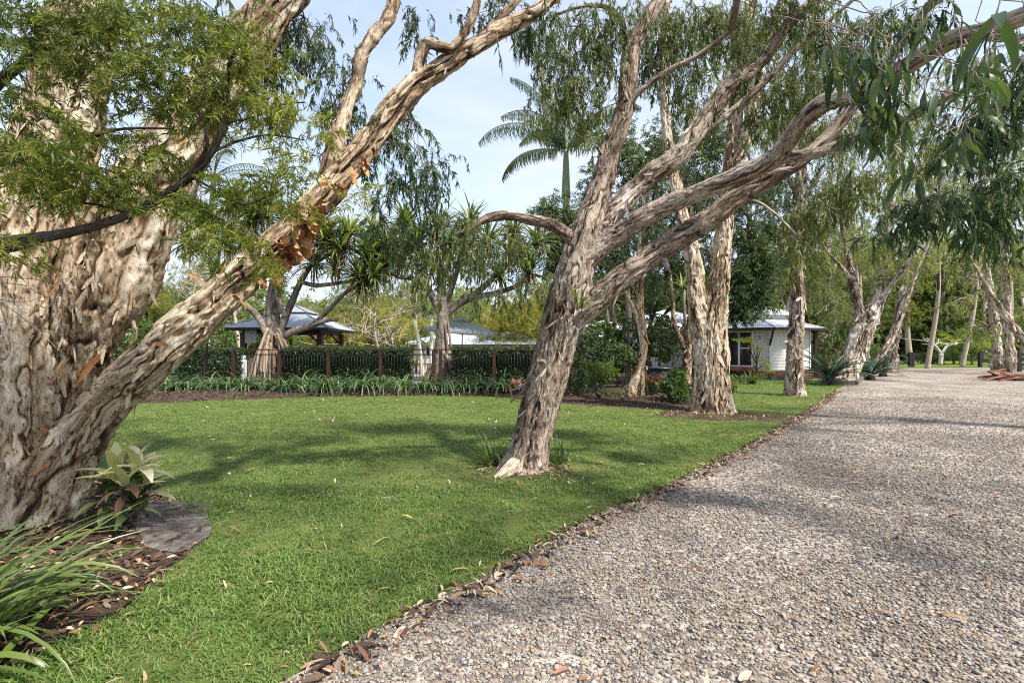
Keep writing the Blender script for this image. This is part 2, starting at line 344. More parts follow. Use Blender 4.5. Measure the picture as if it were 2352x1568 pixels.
MAT['turf'] = m_ground('turf', [(.05, .052, .02), (.08, .10, .028), (.115, .14, .038), (.18, .17, .07)], 60, .9, .6)
MAT['gravel'] = m_gravel('gravel_bed')

DRIVE_L = [(-2.6, -1.0), (-1.75, 1.0), (-1.06, 2.23), (-.715, 2.68), (-.2, 3.25), (.38, 4.03), (1.25, 4.89), (2.29, 6.0), (4.3, 8.3), (6.4, 10.8), (8.6, 13.5), (11.3, 17), (14.6, 21), (20, 27.5), (28.5, 36.6)]
DRIVE_R = [(38.6, 38.0), (30.5, 27), (24.5, 21), (19.3, 17.2), (14, 10), (10.5, 4), (9, -1)]
DRIVE = DRIVE_L + DRIVE_R
FAR_EDGE = [(-16, 12.6), (-10.1, 13.5), (-6.5, 15.0), (-2.5, 15.6), (.3, 15.0), (1.6, 13.2), (3.5, 12.1), (4.6, 12.55), (6.0, 14.5), (8.2, 18.5), (9.3, 21), (10.6, 22.9), (16.5, 24.2), (15.4, 21.8)]
NEAR_BED = [(-9, 6.6), (-5.2, 5.9), (-3.9, 5.3), (-3.3, 4.69), (-2.75, 4.35), (-2.48, 3.98), (-2.42, 3.43), (-2.3, 2.86), (-2.37, 2.45), (-2.6, 1.8), (-3.5, .5), (-9, .5)]
LAWN = [(-3.5, -1.0), (-2.6, 1.8), (-2.37, 2.45), (-2.3, 2.86), (-2.42, 3.43), (-2.48, 3.98), (-2.75, 4.35), (-3.3, 4.69), (-3.9, 5.3), (-5.2, 5.9), (-9, 6.6), (-16, 7)] + FAR_EDGE + DRIVE_L[::-1][2:]
g = Geo(); g.add([(-600, -60, -.03), (600, -60, -.03), (600, 900, -.03), (-600, 900, -.03)], np.array([(0, 1, 2, 3)]))
tag(obj('ground', g, MAT['soil']), kind='structure')
sheet('lawn', LAWN, 0, MAT['turf'], .3, .06, 3)
sheet('driveway', DRIVE, .004, MAT['gravel'], .25, .05, 5)
MAT['turf_far'] = m_ground('far_turf', [(.07, .10, .02), (.12, .17, .03), (.17, .22, .04)], 20, .7, .4)
sheet('far_lawn', [(24, 37.6), (52, 40.5), (60, 58), (24, 52)], -.004, MAT['turf_far'], 1, .1, 8)
sheet('roadside_grass', [(20, 17.1), (25.3, 21), (31.5, 27), (40, 38), (48, 38), (36, 17)], -.008, MAT['turf_far'], .5, .12, 9)
o = sheet('garden_bed', NEAR_BED, .008, MAT['soil'], .25, .06, 13)
MAT['sand'] = m_ground('bare_sand', [(.034, .026, .021), (.068, .056, .047), (.16, .142, .127), (.36, .34, .315)], 16, 4.5, .4, .01)
sheet('bare_soil_patch', [(-3.75, 4.9), (-3.0, 4.75), (-2.62, 4.25), (-2.46, 3.95), (-2.52, 3.6), (-2.85, 3.75), (-3.3, 4.2)], .013, MAT['sand'], .12, .05, 15)
sheet('worn_patch', [(3.1, 11.0), (3.9, 10.4), (4.9, 10.2), (6.0, 9.9), (6.3, 10.9), (5.6, 11.3), (5.0, 12.2), (4.0, 12.3)], .006, MAT['soil'], .15, .08, 16)
g = Geo()      # the fence bed: a low mound behind the far edge of the lawn
fe = np.array([(-18, 12.2)] + FAR_EDGE[:9]); fe = spline(np.column_stack([fe, np.zeros(len(fe))]), .35)[:, :2]
nq = 9; W = np.linspace(0, 1, nq); back = np.column_stack([fe[:, 0], np.full(len(fe), 20.5)])
V = []
for k, w in enumerate(W):
    p = fe + (back - fe) * w; q = np.column_stack([p, np.zeros(len(p))])
    V.append(np.column_stack([p + (.07 * np.column_stack([vnoise(q * 2, 1), vnoise(q * 2.2, 2)]) if k == 0 else 0), -.012 + .16 * min(1, w * 5) + .03 * vnoise(q * 3, 4)]))
V = np.stack(V); m_ = V.shape[1]; i = np.arange(nq - 1)[:, None] * m_ + np.arange(m_ - 1)[None]
g.add(V.reshape(-1, 3), np.stack([i, i + 1, i + m_ + 1, i + m_], -1).reshape(-1, 4))
tag(obj('garden_bed', g, MAT['soil']), kind='structure')

# ---- scattered stuff: many small pieces nobody could count
def scatter(name, pts, sc, tmpl, mats, label=None, tilt=0.0, seed=1, parent=None):
    n = len(pts); r = np.random.default_rng(seed)
    me = bpy.data.meshes.new(name); me.vertices.add(n); me.vertices.foreach_set('co', np.asarray(pts, np.float32).ravel())
    a = me.attributes.new('sc', 'FLOAT', 'POINT'); a.data.foreach_set('value', np.asarray(sc, np.float32))
    rot = np.column_stack([r.normal(0, tilt, n), r.normal(0, tilt, n), r.uniform(0, 6.283, n)])
    a = me.attributes.new('rt', 'FLOAT_VECTOR', 'POINT'); a.data.foreach_set('vector', rot.astype(np.float32).ravel())
    o = bpy.data.objects.new(name, me); col.objects.link(o); o['kind'] = 'stuff'
    if label: o['label'] = label
    lib = bpy.data.collections.new(name + '_pieces')
    for k, t in enumerate(tmpl):
        tm = t if isinstance(t, bpy.types.Mesh) else t.mesh(name + '_piece', smooth=False)
        if not tm.materials: tm.materials.append(mats)
        lib.objects.link(bpy.data.objects.new(name + '_piece', tm))
    ng = bpy.data.node_groups.new(name, 'GeometryNodeTree'); N, L = ng.nodes, ng.links
    ng.interface.new_socket('Geometry', in_out='INPUT', socket_type='NodeSocketGeometry'); ng.interface.new_socket('Geometry', in_out='OUTPUT', socket_type='NodeSocketGeometry')
    gi, go = N.new('NodeGroupInput'), N.new('NodeGroupOutput')
    ci = N.new('GeometryNodeCollectionInfo'); ci.inputs['Collection'].default_value = lib; ci.inputs['Separate Children'].default_value = True; ci.inputs['Reset Children'].default_value = True
    ip = N.new('GeometryNodeInstanceOnPoints'); ip.inputs['Pick Instance'].default_value = True
    s = N.new('GeometryNodeInputNamedAttribute'); s.data_type = 'FLOAT'; s.inputs['Name'].default_value = 'sc'
    t = N.new('GeometryNodeInputNamedAttribute'); t.data_type = 'FLOAT_VECTOR'; t.inputs['Name'].default_value = 'rt'
    rv = N.new('FunctionNodeRandomValue'); rv.data_type = 'INT'; rv.inputs[4].default_value = 0; rv.inputs[5].default_value = len(tmpl) - 1
    L.new(gi.outputs[0], ip.inputs['Points']); L.new(ci.outputs[0], ip.inputs['Instance']); L.new(rv.outputs[2], ip.inputs['Instance Index'])
    L.new([k for k in s.outputs if k.enabled][0], ip.inputs['Scale']); L.new([k for k in t.outputs if k.enabled][0], ip.inputs['Rotation']); L.new(ip.outputs[0], go.inputs[0])
    md = o.modifiers.new('scatter', 'NODES'); md.node_group = ng
    return o
def samples(poly, dens, seed=0, xr=None):     # dens: [(y0, y1, per m2)], kept to a wedge a little wider than the frame
    r = np.random.default_rng(seed); out = []
    for y0, y1, d in dens:
        x0, x1 = -1.3 * y1 - .8, 1.3 * y1 + .8; n = int((x1 - x0) * (y1 - y0) * d)
        p = np.column_stack([r.uniform(x0, x1, n), r.uniform(y0, y1, n)])
        p = p[np.abs(p[:, 0]) < 1.25 * p[:, 1] + .8]; out.append(p[inpoly(p, poly)])
    return np.vstack(out)
def wob(p, a, f, s):
    q = np.column_stack([p, np.zeros(len(p))]) * f; return p + a * np.column_stack([vnoise(q, s), vnoise(q, s + 9)])

def straps(org, az, el, L, W, droop, ns=5, prof=(1, .1), fold=.15, tone=None, r=None, twist=0):
    """many strap leaves at once: arching strips that start at org"""
    n = len(az); org = np.broadcast_to(np.asarray(org, float), (n, 3)); B = lambda v: np.broadcast_to(np.asarray(v, float), (n,))
    az, el, L, W, droop = B(az), B(el), B(L), B(W), B(droop)
    t = np.linspace(0, 1, ns + 1); pitch = el[:, None] - droop[:, None] * t ** 1.3; ds = L[:, None] / ns
    h = np.cumsum(np.cos(pitch) * ds, 1) - np.cos(pitch[:, :1]) * ds; z = np.cumsum(np.sin(pitch) * ds, 1) - np.sin(pitch[:, :1]) * ds
    c = org[:, None] + np.stack([h * np.cos(az)[:, None], h * np.sin(az)[:, None], z], -1)
    side = np.stack([-np.sin(az), np.cos(az), np.zeros(n)], -1)
    if callable(prof): w = prof(t)
    else: w = np.minimum(1, .55 + t * 3) * (prof[0] + (prof[1] - prof[0]) * t ** 2)
    w = W[:, None] * w[None] / 2
    up = np.stack([-np.sin(pitch) * np.cos(az)[:, None], -np.sin(pitch) * np.sin(az)[:, None], np.cos(pitch)], -1)
    tw = B(twist)[:, None, None] * t[None, :, None]
    sv = side[:, None] * np.cos(tw) + up * np.sin(tw)
    l_ = c + sv * w[..., None] + up * (fold * w)[..., None]; r_ = c - sv * w[..., None] + up * (fold * w)[..., None]
    V = np.stack([l_, c, r_], 2)                         # n, ns+1, 3, 3
    k = (np.arange(n)[:, None] * (ns + 1) + np.arange(ns)[None])[..., None] * 3 + np.arange(2)
    F = np.stack([k, k + 1, k + 4, k + 3], -1).reshape(-1, 4)
    tn = np.repeat(np.random.default_rng(int(abs(az.sum()) * 1e4) % 99991).random(n) if tone is None else B(tone), (ns + 1) * 3)
    return V.reshape(-1, 3), F, tn
def strap_geo(*a, g=None, **k):
    g = g or Geo(); V, F, tn = straps(*a, **k); g.add(V, F, tn); return g

# grass
def tuft(r, n, h, w, rad, lean):
    a = r.uniform(0, 6.283, n); q = rad * np.sqrt(r.random(n)); b = r.uniform(0, 6.283, n)
    org = np.column_stack([q * np.cos(b), q * np.sin(b), np.full(n, -.004)])
    return strap_geo(org, a, r.uniform(.5, 1.45, n), h * r.uniform(.6, 1.3, n), w * r.uniform(.7, 1.2, n), r.uniform(.2, lean, n), 2, (1, .12), .2, tone=r.random(n))
MAT['grass'] = m_leaf('grass_blade', [(.045, .075, .016), (.078, .142, .028), (.125, .205, .04), (.195, .25, .07), (.34, .31, .16)], .3, .5, .3, True)
pl = samples(LAWN, [(1.3, 3.6, 1000), (3.6, 5.5, 620), (5.5, 8, 330), (8, 11, 230), (11, 16.5, 160), (16.5, 24, 90)], 21)
BARE = [[(3.1, 11.0), (3.9, 10.4), (4.9, 10.2), (6.0, 9.9), (6.3, 10.9), (5.6, 11.3), (5.0, 12.2), (4.0, 12.3)], [(7.5, 12.6), (8.3, 13.3), (7.7, 14.0), (6.9, 13.3)]]
for bb in BARE: pl = pl[~inpoly(wob(pl, .15, 3, 3), bb) | (rng.random(len(pl)) < .12)]
pl = pl[np.hypot((pl[:, 0] - .15) / .75, (pl[:, 1] - 6.1) / .42) > 1 + .4 * rng.random(len(pl))]
q3 = np.column_stack([pl, np.zeros(len(pl))]); keep = rng.random(len(pl)) < .62 + .6 * fbm(q3 * .9, 31) + .35 * vnoise(q3 * 5, 33) + .25
pl = pl[keep]; q3 = q3[keep]
dist = pl[:, 1]
sc = (1 + .28 * vnoise(q3 * 1.7, 41) + .15 * rng.normal(size=len(pl))) * np.clip(.95 + dist * .012, 1, 1.3)
r_ = np.random.default_rng(5)
scatter('lawn_grass', np.column_stack([wob(pl, .05, 2.3, 3), np.zeros(len(pl))]), np.clip(sc, .5, 1.7), [tuft(r_, 12, .05, .0075, .055, 1.6) for _ in range(7)], MAT['grass'], 'short green lawn grass with broad blades', .15, 3)
# gravel
import bmesh
def pebble(r):
    bm = bmesh.new(); bmesh.ops.create_icosphere(bm, subdivisions=1, radius=.5); s = np.array((1, r.uniform(.6, .95), r.uniform(.4, .65)))
    for v in bm.verts:
        k = 1 + r.uniform(-.2, .16); v.co = Vector((v.co.x * s[0] * k, v.co.y * s[1] * k, v.co.z * s[2] * k))
    me = bpy.data.meshes.new('gravel_piece'); bm.to_mesh(me); bm.free()
    for p in me.polygons: p.use_smooth = True
    return me
MAT['pebble'] = m_pick('river_gravel', [(0.287, 0.212, 0.144, 0), (0.209, 0.197, 0.184, 0.14), (0.338, 0.271, 0.199, 0.25), (0.159, 0.153, 0.146, 0.38), (0.261, 0.231, 0.199, 0.48), (0.376, 0.32, 0.254, 0.6), (0.223, 0.168, 0.122, 0.7), (0.306, 0.282, 0.254, 0.78), (0.402, 0.367, 0.322, 0.87), (0.139, 0.128, 0.12, 0.93), (0.466, 0.439, 0.401, 0.97)])
pg = samples(DRIVE, [(1.3, 3.4, 4700), (3.4, 5.5, 3100), (5.5, 8.5, 1700), (8.5, 12, 800), (12, 15, 360), (15, 19, 140)], 23)
pg = pg[pg[:, 0] < 13.5]
q3 = np.column_stack([pg, np.zeros(len(pg))]); de = vnoise(q3 * 1.1, 3) + .5 * vnoise(q3 * 3, 8)
dl_ = np.full(len(pg), 99.); e_ = spline(np.column_stack([DRIVE_L, np.zeros(len(DRIVE_L))]), .4)[:, :2]
for k in range(0, len(pg), 20000): dl_[k:k + 20000] = np.min(np.linalg.norm(pg[k:k + 20000, None] - e_[None], axis=2), 1)
track = np.maximum(np.exp(-((dl_ - 1.5 - .15 * de) / .28) ** 2), np.exp(-((dl_ - 3.3 - .15 * de) / .28) ** 2))     # worn wheel tracks
kp = ((de > -.55) | (rng.random(len(pg)) < .45)) & (rng.random(len(pg)) > .45 * track); pg = pg[kp]
s_ = np.clip(np.exp(rng.normal(math.log(.0148), .36, len(pg))), .006, .036) * np.clip(.85 + .05 * pg[:, 1], 1, 1.6)
scatter('driveway_gravel', np.column_stack([wob(pg, .05, 2.3, 5), .004 + s_ * rng.uniform(.1, .32, len(pg))]), s_, [pebble(r_) for _ in range(9)], MAT['pebble'], 'mixed grey and tan river gravel on the driveway', .3, 4)
# fallen leaves, bark scraps and mulch
def scrap(r, L, W, curl):
    return strap_geo(np.array([(-L / 2, 0, .002)]), np.zeros(1), np.array([r.uniform(0, .5)]), L, W, r.uniform(.3, curl), 3, lambda t: np.sin(np.clip(t * .92 + .08, 0, 1) * np.pi) ** .7 + .04, .25, tone=r.random(1))
MAT['litter'] = m_pick('leaf_litter', [(.22, .125, .07, 0), (.34, .22, .13, .2), (.15, .075, .045, .38), (.46, .345, .22, .55), (.30, .14, .09, .72), (.52, .43, .31, .85), (.34, .29, .07, .95)], .8, 40)
lp = [samples(LAWN, [(1.5, 6, 7), (6, 16, 4.5)], 51), samples(DRIVE, [(1.5, 6, 9), (6, 12, 5)], 52), samples(NEAR_BED, [(1.0, 6, 170)], 53)]
e = np.array(DRIVE_L[2:12]); e = spline(np.column_stack([e, np.zeros(len(e))]), .05)[:, :2]; e = np.repeat(e, 4, 0); lp.append(e + rng.normal(0, .10, e.shape) + np.array((.09, -.06)))
lp.append(np.array((.15, 6.05)) + rng.normal(0, 1, (330, 2)) * np.array((.48, .26))); lp.append(np.array((4.8, 11.3)) + rng.normal(0, 1, (420, 2)) * np.array((.8, .45)))
lp = np.vstack(lp); lp = lp[lp[:, 1] > 1]; ip_ = inpoly(lp, [(-3.6, 4.8), (-3.0, 4.75), (-2.62, 4.25), (-2.46, 3.95), (-2.52, 3.6), (-2.85, 3.75), (-3.3, 4.2)]); lp = lp[~ip_ | (rng.random(len(lp)) < .15)]
scatter('fallen_leaves', np.column_stack([lp, rng.uniform(.012, .03, len(lp))]), np.exp(rng.normal(-.1, .35, len(lp))), [scrap(r_, .075, .014, 1.4) for _ in range(5)] + [scrap(r_, .05, .022, 1.2) for _ in range(3)] + [scrap(r_, .12, .007, 1)], MAT['litter'], 'dry tan leaves and bark scraps lying on lawn and gravel', .22, 6)
MAT['mulch'] = m_pick('bark_mulch', [(.030, .019, .013, 0), (.065, .04, .028, .25), (.11, .07, .047, .5), (.045, .03, .022, .7), (.19, .135, .095, .88)], .9)
BED = [tuple(x) for x in fe[::6]] + [(8, 20), (-18, 20)]
mp_ = samples(BED, [(11.5, 16.4, 150)], 61); mz = .10 + .0 * mp_[:, 0]
d_edge = np.min(np.linalg.norm(mp_[:, None] - fe[None, ::3], axis=2), 1)
m2 = samples(NEAR_BED, [(1.0, 6.6, 420)], 62); ip_ = inpoly(m2, [(-3.6, 4.8), (-3.0, 4.75), (-2.62, 4.25), (-2.46, 3.95), (-2.52, 3.6), (-2.85, 3.75), (-3.3, 4.2)]); m2 = m2[~ip_ | (rng.random(len(m2)) < .12)]; e2 = e + rng.normal(0, .07, e.shape) + np.array((.05, -.04)); e2 = e2[:len(e2)]
mpts = np.vstack([np.column_stack([mp_, -.005 + .16 * np.clip(d_edge / np.maximum(.4, (20.5 - mp_[:, 1])) * 5, 0, 1)]), np.column_stack([m2, np.full(len(m2), .012)]), np.column_stack([e2, np.full(len(e2), .012)])])
bl = samples(BED, [(11.5, 16.4, 26)], 63); lp2 = np.column_stack([bl, np.full(len(bl), .165)]); mpts = np.vstack([mpts, lp2])
scatter('mulch', mpts, np.exp(rng.normal(.0, .4, len(mpts))), [scrap(r_, .06, .02, .8) for _ in range(6)], MAT['mulch'], 'dark brown bark mulch on the garden beds', .35, 7)
# ------------------------------------------------------------------ trees: bark tubes, peeling flakes, sprays of leaves
def frames(c):
    T = np.gradient(c, axis=0); T /= np.linalg.norm(T, axis=1)[:, None]
    x = np.cross(T[0], (0, 1, 0)); x /= np.linalg.norm(x); X = np.zeros_like(c)
    for i in range(len(c)):
        x = x - T[i] * x.dot(T[i]); x /= np.linalg.norm(x); X[i] = x
    return T, X, np.cross(T, X)
def px_path(path): return np.array([np.append(P(x, y, d), w / 2 / FPX * d) for x, y, d, w in path])
def bark_tube(g, path, res=.014, amp=.02, seed=0, plate=(.10, .26), flare=0, lobes=.10, ridge=.006, fg=None, nflake=0, fl=(.05, .16), big=None, nbig=0, drop=0, dtone=0, v0=0, furrow=1.1, fw=1.0):
    """path: rows of x, y, z, radius. Adds a plated bark surface to g, loose flakes to fg and long hanging curls to big."""
    path = np.asarray(path, float); s = spline(path, res * 1.15); c, r = s[:, :3], np.maximum(s[:, 3], .004)
    T, X, Y = frames(c); v = np.concatenate([[0], np.cumsum(np.linalg.norm(np.diff(c, axis=0), axis=1))]) + v0
    n = int(np.clip(2 * np.pi * r.max() / res, 8, 260)); a = np.arange(n) / n * 2 * np.pi; a = a + .45 * np.cos(a)      # finer on the side seen from the lawn
    m = len(c); ca, sa = np.cos(a), np.sin(a)
    q = np.stack([r[:, None] * ca, r[:, None] * sa, np.repeat(v[:, None], n, 1)], -1).reshape(-1, 3)
    off = seed * 7.77; wq = q + off
    wq = wq + .03 * np.column_stack([vnoise(wq * 9, 1), vnoise(wq * 9, 2), 2 * vnoise(wq * 7, 3)])
    rr = np.repeat(r, n)
    k = np.clip(rr / .16, .25, 1)
    pl_ = np.array((plate[0], plate[0], plate[1])) * np.clip(r.max() / .2, .55, 1.0)
    wp = wq + .3 * pl_ * np.column_stack([vnoise(wq / pl_ * .8, seed + 31), vnoise(wq / pl_ * .8, seed + 32), vnoise(wq / pl_ * .8, seed + 33)])
    hh = fbm(wp / pl_ * .62, seed + 3, 3) * 2.3 + 20; lv = np.floor(hh); fr = hh - lv      # sheets of bark lying one over another
    h2 = fbm(wp / pl_ * 1.5 + 9, seed + 6, 2) * 2.0 + 20; l2 = np.floor(h2); f2 = h2 - l2
    idv = _h(lv, lv, (vnoise(wq / pl_ * .35, seed + 8) * 2.5 + 9).astype(np.int64), seed); id2 = _h(l2, l2, lv, seed + 1)
    rid = 1 - np.abs(vnoise(wq * np.array((26, 26, 4.5)), seed + 5)) * 2
    fur = np.clip(1 - np.abs(fbm(wp * np.array((6.5, 6.5, .9)) * (.1 / plate[0]), seed + 15, 2)) * 7, 0, 1)      # long furrows between strands
    d = amp * k * (.75 * ((lv - 20) + np.clip(fr * 5 - 4, 0, 1)) * .5 + .34 * ((l2 - 20) + np.clip(f2 * 5 - 4, 0, 1)) - furrow * fur) + ridge * k * rid + lobes * rr * fbm(wq * np.array((2.2, 2.2, .9)) / np.clip(r.max() / .25, .35, 2), seed + 11, 2)
    crack = np.clip(np.maximum(np.maximum(1 - fr * 7, 0), np.maximum(.7 - f2 * 5, fur * 1.1)), 0, 1)
    if flare:
        ang = np.tile(a, m); d += flare * rr * np.exp(-np.repeat(v - v0, n) / .35) * (.35 + .65 * np.cos(ang * 3 + seed) * np.cos(ang * 2 + seed * 2))
    N = (ca[None, :, None] * X[:, None] + sa[None, :, None] * Y[:, None]).reshape(-1, 3)
    V = np.repeat(c, n, 0) + N * (rr + d)[:, None]
    tone = np.clip(.26 + .34 * idv + .22 * id2 + .26 * vnoise(wq * np.array((9, 9, 1.3)), seed + 21) + .2 * vnoise(wq * 2.1, seed + 22) - .62 * crack + dtone, 0, 1)
    i = np.arange(m - 1)[:, None] * n; j = np.arange(n)[None]; kk = (j + 1) % n
    fs = [np.stack([i + j, i + kk, i + n + kk, i + n + j], -1).reshape(-1, 4)[:, ::-1], (np.arange(n) + (m - 1) * n)[None]]
    g.add(V, fs, tone, q + off)
    rg = np.random.default_rng(seed + 77); wt = r / r.sum()
    def flakes(G_, cnt, ls, lift, wmul, curlm, tn0):
        ii = rg.choice(m, cnt, p=wt); jj = rg.integers(0, n, cnt); id_ = ii * n + jj
        p0 = V[id_]; Nn = N[id_]; Tt = T[ii]; Bb = np.cross(Nn, Tt)
        L = rg.uniform(*ls, cnt) * np.clip(r[ii] / .14, .3, 1.15); Wd = L * rg.uniform(.14, .5, cnt) ** 1.15 * wmul * fw
        sgn = np.where(Tt[:, 2] > 0, -1, 1) * np.where(rg.random(cnt) < .72, 1, -1); ang = rg.normal(0, .45, cnt)
        D = Tt * (sgn * np.cos(ang))[:, None] + Bb * np.sin(ang)[:, None]; S = np.cross(Nn, D)
        lf = L * rg.uniform(*lift, cnt) * rg.random(cnt) ** .8; st = np.linspace(0, 1, 4); ss = np.array((-.5, 0, .5)); cu = rg.uniform(-1, 1, cnt) * curlm
        Vv = np.zeros((cnt, 4, 3, 3))
        for x_ in range(4):
            for y_ in range(3):
                t = st[x_]; jit = rg.normal(0, .13, cnt)
                al = L * (t + .18 * jit * (t > 0)); nn = -.006 + lf * t ** 1.7 + cu * Wd * .5 * (ss[y_] * 2) ** 2 * t
                Vv[:, x_, y_] = p0 + D * al[:, None] + S * (Wd * ss[y_] * (np.sin(min(t * .8 + .2, 1) * 2.7) + .5 * jit))[:, None] + Nn * nn[:, None] - np.array((0, 0, 1.)) * (drop * lf * t * t)[:, None]
        kx = np.arange(cnt)[:, None, None] * 12 + (np.arange(3)[:, None] * 3 + np.arange(2)[None])[None]
        F = np.stack([kx, kx + 1, kx + 4, kx + 3], -1).reshape(-1, 4)
        Vv = Vv.reshape(-1, 3); G_.add(Vv, F, np.repeat(np.clip(rg.normal(tn0, .2, cnt), 0, .78), 12), Vv * 1.0)
    if fg is not None and nflake: flakes(fg, nflake, fl, (.05, .4), 1.0, .5, .55 + dtone)
    if big is not None and nbig: flakes(big, nbig, (.14, .34), (.2, .65), .75, 1.1, .5)
    return g

LEAF4 = lambda: None
def leaf_quads(org, d, L, W, r, sag=.15):
    """folded diamond leaves: n origins, directions, lengths, widths -> V (n*4,3)"""
    n = len(org); d = d / (np.linalg.norm(d, axis=1)[:, None] + 1e-9)
    up = r.normal(0, 1, (n, 3)); s = np.cross(d, up); s /= np.linalg.norm(s, axis=1)[:, None] + 1e-9; u = np.cross(s, d)
    L = np.broadcast_to(L, (n,))[:, None]; W = np.broadcast_to(W, (n,))[:, None]
    return np.stack([org, org + d * L * .42 + s * W * .5 + u * W * .18, org + d * L - np.array((0, 0, 1)) * L * sag, org + d * L * .42 - s * W * .5 + u * W * .18], 1)
def spray(r, n, L, W, twig, droop=1.0, spread=.8, hang=.5, tri=False):
    """one leafy twig at the origin: an arching twig with n leaves; returns leaf verts (n,4,3), twig points"""
    az = r.uniform(0, 6.28); t = np.linspace(0, 1, 5); el = r.uniform(-.3, .7)
    p = np.cumsum(np.stack([np.cos(el - droop * t * 1.6) * math.cos(az), np.cos(el - droop * t * 1.6) * math.sin(az), np.sin(el - droop * t * 1.6)], 1) * twig / 5, 0); p -= p[0]
    u = r.random(n) ** .7 * 4; i = np.minimum(u.astype(int), 3); org = p[i] + (p[i + 1] - p[i]) * (u - i)[:, None]
    d = (p[i + 1] - p[i]) / (twig / 5) * .5 + r.normal(0, spread, (n, 3)) * .6 + np.array((0, 0, -hang))
    V = leaf_quads(org, d, L * r.uniform(.6, 1.2, n), W * r.uniform(.7, 1.25, n), r)
    if tri: V = np.stack([V[:, 1] * .75 + V[:, 0] * .25, V[:, 3] * .75 + V[:, 0] * .25, V[:, 2]], 1)
    return V, p
KINDS_ = {   # leaves per spray, leaf length, width, twig length, droop, spread, hang
    'paper': (22, .085, .015, .34, 1.1, .8, .7), 'near': (14, .115, .019, .3, .9, .8, .8), 'fine': (30, .052, .0085, .21, .5, .9, .12),
    'mid': (28, .12, .024, .42, 1.2, .8, .9, True), 'far': (28, .2, .045, .6, 1.1, .8, .6, True), 'ever': (30, .10, .034, .36, .6, .9, .3, True),
    'everfar': (30, .2, .085, .6, .6, 1, .2, True), 'feather': (50, .20, .028, .6, .9, .9, .3, True), 'hedge': (10, .055, .04, .09, .3, 1, .0, True), 'shrub': (16, .075, .045, .2, .4, 1, .1)}
TMPL = {}
for k_, a_ in KINDS_.items():
    r_ = np.random.default_rng(len(k_) * 13); TMPL[k_] = [spray(r_, *a_) for _ in range(9)]
def put_sprays(g, pts, kind, r, scale=1.0, tb=.5, tv=.28, twigs=None, tilt=.3):
    pts = np.asarray(pts, float); n = len(pts)
    if not n: return
    pick = r.integers(0, 9, n); a = r.uniform(0, 6.283, n); s = scale * r.uniform(.7, 1.25, n); tx, ty = r.normal(0, tilt, n), r.normal(0, tilt, n)
    ct = np.clip(tb + tv * vnoise(pts * .9 + 3, 5) + .12 * r.normal(size=n), 0, 1)
    for k in range(9):
        m = np.where(pick == k)[0]
        if not len(m): continue
        L, tw = TMPL[kind][k]; ca, sa = np.cos(a[m]), np.sin(a[m]); z = np.zeros(len(m)); o = np.ones(len(m))
        Rz = np.stack([np.stack([ca, -sa, z], -1), np.stack([sa, ca, z], -1), np.stack([tx[m], ty[m], o], -1)], 1)
        V = np.einsum('nij,pj->npi', Rz, L.reshape(-1, 3)) * s[m][:, None, None] + pts[m][:, None]
        nl, nv = L.shape[:2]; tone = np.clip(np.repeat(ct[m], nl * nv) + np.repeat(r.normal(0, .16, len(m) * nl), nv), 0, 1)
        g.add(V.reshape(-1, 3), np.arange(len(m) * nl * nv).reshape(-1, nv), tone)
        if twigs is not None:
            Tw = np.einsum('nij,pj->npi', Rz, tw[[0, 2, 4]]) * s[m][:, None, None] + pts[m][:, None]
            w = twigs * np.array((1, .8, .35)); up = np.array((.5, .6, .62)) * w[:, None]
            ri = np.stack([Tw + up, Tw - up], 2).reshape(-1, 3); b = np.arange(len(m))[:, None] * 6 + np.array((0, 2))
            g.tw.append((ri, np.stack([b, b + 1, b + 3, b + 2], -1).reshape(-1, 4)))
def wiggle(r, a, b, n=6, w=.08, sag=0.0):
    a, b = np.asarray(a, float), np.asarray(b, float); t = np.linspace(0, 1, n)[:, None]; L = np.linalg.norm(b - a)
    p = a + (b - a) * t + np.cumsum(r.normal(0, w * L / n, (n, 3)), 0) * np.sin(t * np.pi) * 1.6
    p[:, 2] += (np.sin(t * np.pi) * sag * L)[:, 0]; return p
def cloud(r, n, c, rad, shell=.45):
    d = r.normal(0, 1, (n, 3)); d /= np.linalg.norm(d, axis=1)[:, None]; return np.asarray(c) + d * (shell + (1 - shell) * r.random(n))[:, None] ** .8 * np.asarray(rad)
